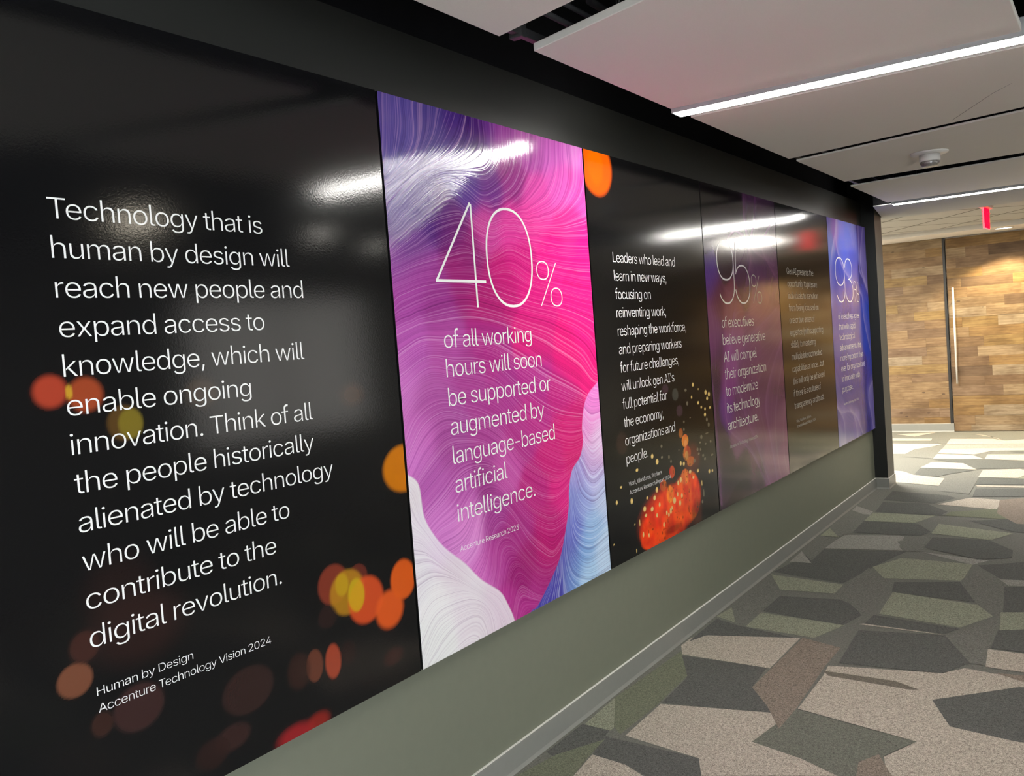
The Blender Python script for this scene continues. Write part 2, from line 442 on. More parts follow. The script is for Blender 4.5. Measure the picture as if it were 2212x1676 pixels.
# ------------------------------------------------------------------ timber wall and door
def wood_material():
    t = NT('reclaimed timber planks')
    base = t.attr('plank', True)
    off = t.attr('grain')
    pos = t.coord()
    comb = t.n('ShaderNodeCombineXYZ')
    sep = t.n('ShaderNodeSeparateXYZ'); t.put(sep.inputs[0], pos)
    t.put(comb.inputs[0], t.math('MULTIPLY', sep.outputs[0], 3.0))
    t.put(comb.inputs[1], t.math('MULTIPLY', off, 37.0))
    t.put(comb.inputs[2], t.math('MULTIPLY', sep.outputs[2], 26.0))
    g = t.noise(comb.outputs[0], 1.6, 5.0, 0.62, dist=0.6)
    wv = t.n('ShaderNodeTexWave', wave_type='BANDS', bands_direction='Z')
    t.put(wv.inputs['Vector'], comb.outputs[0])
    wv.inputs['Scale'].default_value = 0.35; wv.inputs['Distortion'].default_value = 6.0; wv.inputs['Detail'].default_value = 2.0; wv.inputs['Detail Scale'].default_value = 0.6
    comb2 = t.n('ShaderNodeCombineXYZ')
    t.put(comb2.inputs[0], t.math('MULTIPLY', sep.outputs[0], 3.2))
    t.put(comb2.inputs[1], t.math('MULTIPLY', off, 11.0))
    t.put(comb2.inputs[2], t.math('MULTIPLY', sep.outputs[2], 7.0))
    vo = t.n('ShaderNodeTexVoronoi'); t.put(vo.inputs['Vector'], comb2.outputs[0]); vo.inputs['Scale'].default_value = 1.1
    knot = t.math('MULTIPLY', t.math('LESS_THAN', vo.outputs['Distance'], 0.085), t.math('GREATER_THAN', off, 0.35))
    col = t.mix(t.ramp(g, [(0.32, (1, 1, 1)), (0.62, (0, 0, 0))]), base, t.mix(0.5, base, (0.10, 0.06, 0.03, 1)), 'MIX')
    patch = t.noise(comb2.outputs[0], 0.9, 3.0, 0.6)
    col = t.mix(t.ramp(patch, [(0.42, (0, 0, 0)), (0.68, (0.75, 0.75, 0.75))]), col, t.mix(1.0, col, (0.46, 0.40, 0.34, 1), 'MULTIPLY'))
    col = t.mix(t.math('MULTIPLY', wv.outputs['Fac'], 0.22), col, t.mix(1.0, col, (0.55, 0.42, 0.30, 1), 'MULTIPLY'))
    col = t.mix(t.math('MULTIPLY', knot, 0.75), col, (0.05, 0.03, 0.02, 1))
    return t.set(color=col, rough=0.6, spec=0.25, normal=t.bump(g, 0.3, 0.004))


M_WOOD = wood_material()
PLANKS = [(205, 172, 130), (196, 162, 122), (182, 150, 116), (168, 138, 108), (212, 184, 146), (220, 198, 166), (200, 162, 108), (150, 124, 99), (188, 158, 128), (208, 174, 116)]


def plank_wall(name, x0, x1, z0, z1, yf, depth, seed, row=0.1165, fixed=None):
    """wall cladding of planks; each plank a bevelled face block proud of the backing by a hair"""
    rnd = random.Random(seed)
    bm = bmesh.new()
    cl = bm.loops.layers.float_color.new('plank')
    gl = bm.faces.layers.float.new('grain')
    z = z1
    k = 0
    while z > z0 + 0.01:
        zb = max(z0, z - row * rnd.uniform(0.97, 1.03))
        x = x0
        first = True
        while x < x1 - 0.01:
            L = rnd.uniform(0.25, 1.25)
            if first: L *= rnd.uniform(0.3, 1.0)
            first = False
            xe = min(x1, x + L)
            if x1 - xe < 0.12: xe = x1
            y = yf - rnd.uniform(0.0, 0.004)
            c = PLANKS[int(rnd.random() ** 1.2 * len(PLANKS))]
            c = tuple(v * 0.43 for v in lin(c)) + (1,)
            e = 0.0003
            n0 = len(bm.faces)
            vs = [bm.verts.new(p) for p in ((x + e, y, zb + e), (xe - e, y, zb + e), (xe - e, y, z - e), (x + e, y, z - e), (x, yf + depth, zb), (xe, yf + depth, zb), (xe, yf + depth, z), (x, yf + depth, z))]
            fs = [bm.faces.new([vs[i] for i in q]) for q in ((0, 1, 2, 3), (5, 4, 7, 6), (4, 0, 3, 7), (1, 5, 6, 2), (3, 2, 6, 7), (4, 5, 1, 0))]
            gv = rnd.random()
            for f_ in fs:
                f_[gl] = gv
                for lp in f_.loops: lp[cl] = c
            x = xe
        z = zb
    return mesh_of(bm)


structure('wall_end', plank_wall('p', -0.76, 0.004, 0.0, 2.53, ENDY, 0.03, 11), M_WOOD)
structure('wall_end_right', plank_wall('p', 1.11, 4.6, 0.0, 2.53, ENDY, 0.03, 23), M_WOOD)
structure('wall_end_backing', box((-4.2, ENDY + 0.045, 0), (4.8, ENDY + 0.2, 3.3)), M_CREAM)
structure('trim_1', box((-0.785, ENDY - 0.012, 0.0), (-0.76, ENDY + 0.03, 2.53), 0.002), speck('timber end strip', (0.42, 0.30, 0.19), 0.25, 12., 0.6))
structure('trim_2', box((0.005, ENDY - 0.008, 0.105), (0.034, ENDY + 0.04, 2.53), 0.001), M_DARKGAP)
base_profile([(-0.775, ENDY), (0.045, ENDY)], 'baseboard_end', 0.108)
door = structure('door_1', plank_wall('p', 0.045, 1.10, 0.006, 2.515, ENDY + 0.006, 0.03, 5, row=0.128), M_WOOD)
pull = obj('door_handle', tube([(0.113, ENDY - 0.05, 0.632), (0.113, ENDY - 0.05, 1.878)], 0.0125, 20), speck('pale steel pull bar', (0.78, 0.76, 0.72), 0.03, 60., 0.3, metal=0.3), door)
pull['label'] = 'tall straight pale steel pull bar'
for zz in (0.80, 1.71):
    obj('handle_post', tube([(0.113, ENDY - 0.048, zz), (0.113, ENDY + 0.008, zz)], 0.008, 12), M_ALU, pull)

# ------------------------------------------------------------------ ceilings
structure('ceiling', box((-4.4, -3.8, 3.3), (4.8, 13.3, 3.4)), M_BLACK)
structure('ceiling_light_block', box((1.95, -3.6, 2.60), (4.6, 8.0, 2.63)), M_BLACK)  # added unseen black sheet, keeps window light out of the plenum
structure('ceiling_bulkhead', mesh_of(prism_bm(bmesh.new(), [(0.218, 8.01), (4.6, 8.01), (4.6, 9.18), (-4.2, 9.18), (-4.2, 8.96), (0.088, 8.96)], 2.49, 2.497)), M_BOARD)
structure('ceiling_bulkhead_upper', mesh_of(prism_bm(bmesh.new(), [(0.218, 8.012), (4.6, 8.012), (4.6, 9.175), (-4.2, 9.175), (-4.2, 8.96), (0.088, 8.96)], 2.4972, 3.3)), M_BLACK)


def tile_ceiling_material():
    t = NT('diagonal ceiling tiles')
    v = t.mapping(t.coord(), (1 / 0.655, 1 / 0.655, 1), (0, 0, math.radians(-38.5)), (0.31, 0.42, 0))
    sep = t.n('ShaderNodeSeparateXYZ'); t.put(sep.inputs[0], v)
    lines = []
    for o in (sep.outputs[0], sep.outputs[1]):
        fr = t.math('FRACT', o)
        d = t.math('MINIMUM', fr, t.math('SUBTRACT', 1.0, fr))
        lines.append(t.math('LESS_THAN', d, 0.020))
    ln = t.math('MAXIMUM', lines[0], lines[1])
    nz = t.noise(t.coord(), 160., 2.0)
    face = t.mix(nz, (0.43, 0.415, 0.385, 1), (0.49, 0.475, 0.445, 1))
    return t.set(color=t.mix(ln, face, (0.13, 0.12, 0.10, 1)), rough=0.9, spec=0.1, normal=t.bump(t.math('SUBTRACT', 1.0, ln), 0.6, 0.004))


structure('ceiling_tiles', box((-4.2, 9.18, 2.585), (4.6, 12.17, 2.66)), tile_ceiling_material())
structure('ceiling_reveal', box((-4.2, 12.17, 2.60), (4.6, 12.215, 2.66)), M_BLACK)
structure('ceiling_soffit', box((-4.2, 12.215, 2.531), (4.6, ENDY + 0.045, 2.66)), M_CREAM)

# acoustic ceiling clouds, one thing each
RIGHT = 1.645
clouds = [
    ([(0.385, 1.02), (RIGHT, 0.70), (RIGHT, 1.93), (0.385, 2.283)], 'beige ceiling cloud nearest the camera, cut off by the top edge'),
    ([(0.385, 2.475), (RIGHT, 2.085), (RIGHT, 3.535), (0.385, 3.525)], 'large beige ceiling cloud just in front of the nearer glowing strip light'),
    ([(0.385, 3.735), (RIGHT, 3.735), (RIGHT, 4.835), (0.385, 5.13)], 'beige ceiling cloud just behind the nearer glowing strip light, with a faint scratch'),
    ([(0.395, 5.24), (RIGHT, 4.935), (RIGHT, 6.28), (0.395, 6.325)], 'beige ceiling cloud carrying the round smoke detector'),
    ([(0.370, 6.60), (RIGHT, 6.46), (RIGHT, 7.855), (0.360, 7.855)], 'grey-beige ceiling cloud between the smoke detector cloud and the farther strip light'),
]
for poly, lab in clouds:
    cxx = sum(p[0] for p in poly) / 4; cyy = sum(p[1] for p in poly) / 4
    root = tag(empty('ceiling_cloud', (cxx, cyy, 2.49)), lab, 'ceiling panel', 'acoustic clouds over the corridor')
    th = 0.025 if poly[0][1] < 3 else 0.011
    obj('acoustic_board', mesh_of(prism_bm(bmesh.new(), poly, 2.49, 2.49 + th, 0.0025)), M_FABRIC, root)
    for sx in (0.62, 1.40):
        for p0, p1 in ((0, 1), (3, 2)):
            q = poly[p0][1] + (poly[p1][1] - poly[p0][1]) * (sx - poly[p0][0]) / (poly[p1][0] - poly[p0][0])
            q += 0.2 if p0 == 0 else -0.2
            obj('hanger_wire', tube([(sx, q, 2.49 + th - 0.001), (sx, q, 3.3)], 0.0015, 6), M_STEEL, root)
    if 'scratch' in lab:
        obj('scratch', tube([(1.25, 4.86, 2.4899), (1.33, 4.70, 2.4898), (1.40, 4.56, 2.4898), (1.47, 4.42, 2.4898), (1.55, 4.30, 2.4899)], 0.0008, 6), speck('grey scuff', (0.2, 0.19, 0.17), 0.4, 60., 0.9), root)

# suspension rail and conduits in the dark plenum
rail = tag(empty('suspension_rail', (0.33, 4.0, 2.56)), 'dull steel rail and conduits running above the ceiling clouds, glimpsed in the dark gap', 'rail')
obj('rail_channel', box((0.33, 1.0, 2.545), (0.355, 7.6, 2.575), 0.003), M_STEEL, rail)
obj('conduit', tube([(0.43, 0.8, 2.60), (0.43, 7.8, 2.60)], 0.010, 12), M_STEEL, rail)
obj('conduit', tube([(0.50, 0.8, 2.61), (0.50, 7.8, 2.61)], 0.008, 12), M_STEEL, rail)
for yy in (2.36, 2.44, 5.19, 6.45):
    obj('rail_clamp', box((0.318, yy, 2.535), (0.367, yy + 0.03, 2.60), 0.003), M_STEEL, rail)
for yy in (1.6, 3.2, 5.0, 7.0):
    obj('rail_rod', tube([(0.3425, yy, 2.57), (0.3425, yy, 3.3)], 0.004, 8), M_STEEL, rail)
cb = tube([(0.62, 2.1, 2.9), (0.68, 2.25, 2.72), (0.66, 2.38, 2.62), (0.58, 2.5, 2.60), (0.55, 2.7, 2.62)], 0.012, 10)
tag(obj('flexible_conduit', cb, speck('black flexible conduit', (0.05, 0.05, 0.05), 0.2, 60., 0.6)), 'black flexible conduit curving through the dark gap between two ceiling clouds', 'cable')

# ------------------------------------------------------------------ lamps
M_STRIP = emis('white led diffuser', (1.0, 0.97, 0.91), STRIP)
M_HOUSING = speck('grey aluminium housing', (0.42, 0.42, 0.42), 0.04, 90., 0.45, metal=0.3)


def linear_light(yc, label):
    root = tag(empty('linear_light', (1.02, yc, 2.472)), label, 'ceiling light', 'linear lights across the corridor')
    x0, x1, hw = 0.385, 1.70, 0.047
    bm = bmesh.new()
    box_bm(bm, (x0, yc - hw, 2.4735), (x1, yc - hw + 0.004, 2.54))
    box_bm(bm, (x0, yc + hw - 0.004, 2.4735), (x1, yc + hw, 2.54))
    box_bm(bm, (x0, yc - hw, 2.536), (x1, yc + hw, 2.54))
    box_bm(bm, (x0, yc - hw, 2.50), (x0 + 0.004, yc + hw, 2.54))
    box_bm(bm, (x1 - 0.004, yc - hw, 2.4735), (x1, yc + hw, 2.54))
    obj('housing', mesh_of(bm), M_HOUSING, root)
    obj('diffuser', box((x0 + 0.0045, yc - hw + 0.0045, 2.472), (x1 - 0.0045, yc + hw - 0.0045, 2.50), 0.002), M_STRIP, root)
    for xx in (0.7, 1.4):
        obj('hanger_wire', tube([(xx, yc, 2.538), (xx, yc, 3.3)], 0.0015, 6), M_STEEL, root)
    return root


linear_light(3.575, 'glowing white linear strip light between two clouds near the top right')
linear_light(7.925, 'farther, smaller glowing white strip light above the doorway to the lobby')
linear_light(-0.775, 'unseen white linear strip light added behind the camera to light the corridor')  # added lamp, out of view, for extra light on the near corridor

M_TROFFER = emis('white troffer lens', (1.0, 0.95, 0.86), TROFFER)
M_TROFFER_DIM = emis('dimmed troffer lens', (1.0, 0.95, 0.86), TROFFER * 0.19)


def flat_panel_light(x, y, z, sx, sy, label, lens):
    root = tag(empty('flat_panel_light', (x, y, z)), label, 'ceiling light', 'flat panel lights in the lobby ceiling')
    bm = bmesh.new()
    for lo, hi in (((x - sx, y - sy), (x + sx, y - sy + 0.02)), ((x - sx, y + sy - 0.02), (x + sx, y + sy)), ((x - sx, y - sy + 0.02), (x - sx + 0.02, y + sy - 0.02)), ((x + sx - 0.02, y - sy + 0.02), (x + sx, y + sy - 0.02))):
        box_bm(bm, (lo[0], lo[1], z - 0.012), (hi[0], hi[1], z + 0.001))
    obj('frame', mesh_of(bm), M_WHITE, root)
    obj('lens', box((x - sx + 0.02, y - sy + 0.02, z - 0.008), (x + sx - 0.02, y + sy - 0.02, z + 0.001)), lens, root)


flat_panel_light(1.75, 10.65, 2.585, 0.3, 0.6, 'lit rectangular flat panel light in the lobby ceiling right of the exit sign', M_TROFFER_DIM)
flat_panel_light(-0.72, 10.15, 2.585, 0.3, 0.6, 'lit rectangular flat panel light in the lobby ceiling just behind the charcoal column', M_TROFFER)
flat_panel_light(-2.60, 10.65, 2.585, 0.3, 0.6, 'lit rectangular flat panel light at the far left of the lobby ceiling', M_TROFFER)

M_DOWN = emis('warm downlight lens', (1.0, 0.90, 0.72), 6.0)
M_CAN_WARM = emis('warm can lens', (1.0, 0.90, 0.72), 45.0)
M_DOWN_COOL = emis('neutral can lens', (1.0, 0.95, 0.86), 50.0)


def downlight(x, y, z, r, label, group, mat, hang=False):
    root = tag(empty('downlight', (x, y, z)), label, 'ceiling light', group)
    obj('trim_ring', lathe([(r, 0.004), (r * 1.16, 0.0), (r * 1.18, -0.004), (r * 1.0, -0.006), (r * 0.97, 0.0), (r * 0.97, 0.004)], (x, y, z), 40), M_WHITE, root)
    obj('lens', lathe([(0, -0.001), (r * 0.95, -0.001), (r * 0.95, 0.003), (0, 0.003)], (x, y, z), 40), mat, root)
    if hang:
        obj('can', lathe([(r * 0.97, 0.003), (r * 1.1, 0.004), (r * 1.1, 0.08), (0.012, 0.085), (0.012, 2.60 - z)], (x, y, z), 32), M_DARKGAP, root)
    return root


dl1 = downlight(0.76, 12.50, 2.531, 0.095, 'round glowing downlight in the soffit above the timber door', 'soffit downlights', M_DOWN)
dl2 = downlight(2.3, 12.50, 2.531, 0.095, 'round glowing downlight in the soffit to the right of the timber door', 'soffit downlights', M_DOWN)
downlight(3.05, 3.36, 2.49, 0.13, 'warm round can downlight hung over the open area right of the camera, nearest of three', 'can downlights', M_CAN_WARM, True)
downlight(2.98, 4.82, 2.49, 0.075, 'small round can downlight hung over the open area at right, middle of three', 'can downlights', M_DOWN_COOL, True)
downlight(3.30, 5.78, 2.49, 0.075, 'small round can downlight hung over the open area at right, farthest of three', 'can downlights', M_DOWN_COOL, True)

for dl in (dl1, dl2):
    ld = bpy.data.lights.new('downlight_lamp', 'SPOT')
    ld.energy = 300.0
    ld.color = (1.0, 0.80, 0.46)
    ld.spot_size = math.radians(118)
    ld.spot_blend = 0.35
    ld.shadow_soft_size = 0.06
    lo = bpy.data.objects.new('downlight_lamp', ld)
    COL.objects.link(lo)
    lo.parent = dl
    lo.location = (0, 0, -0.012)

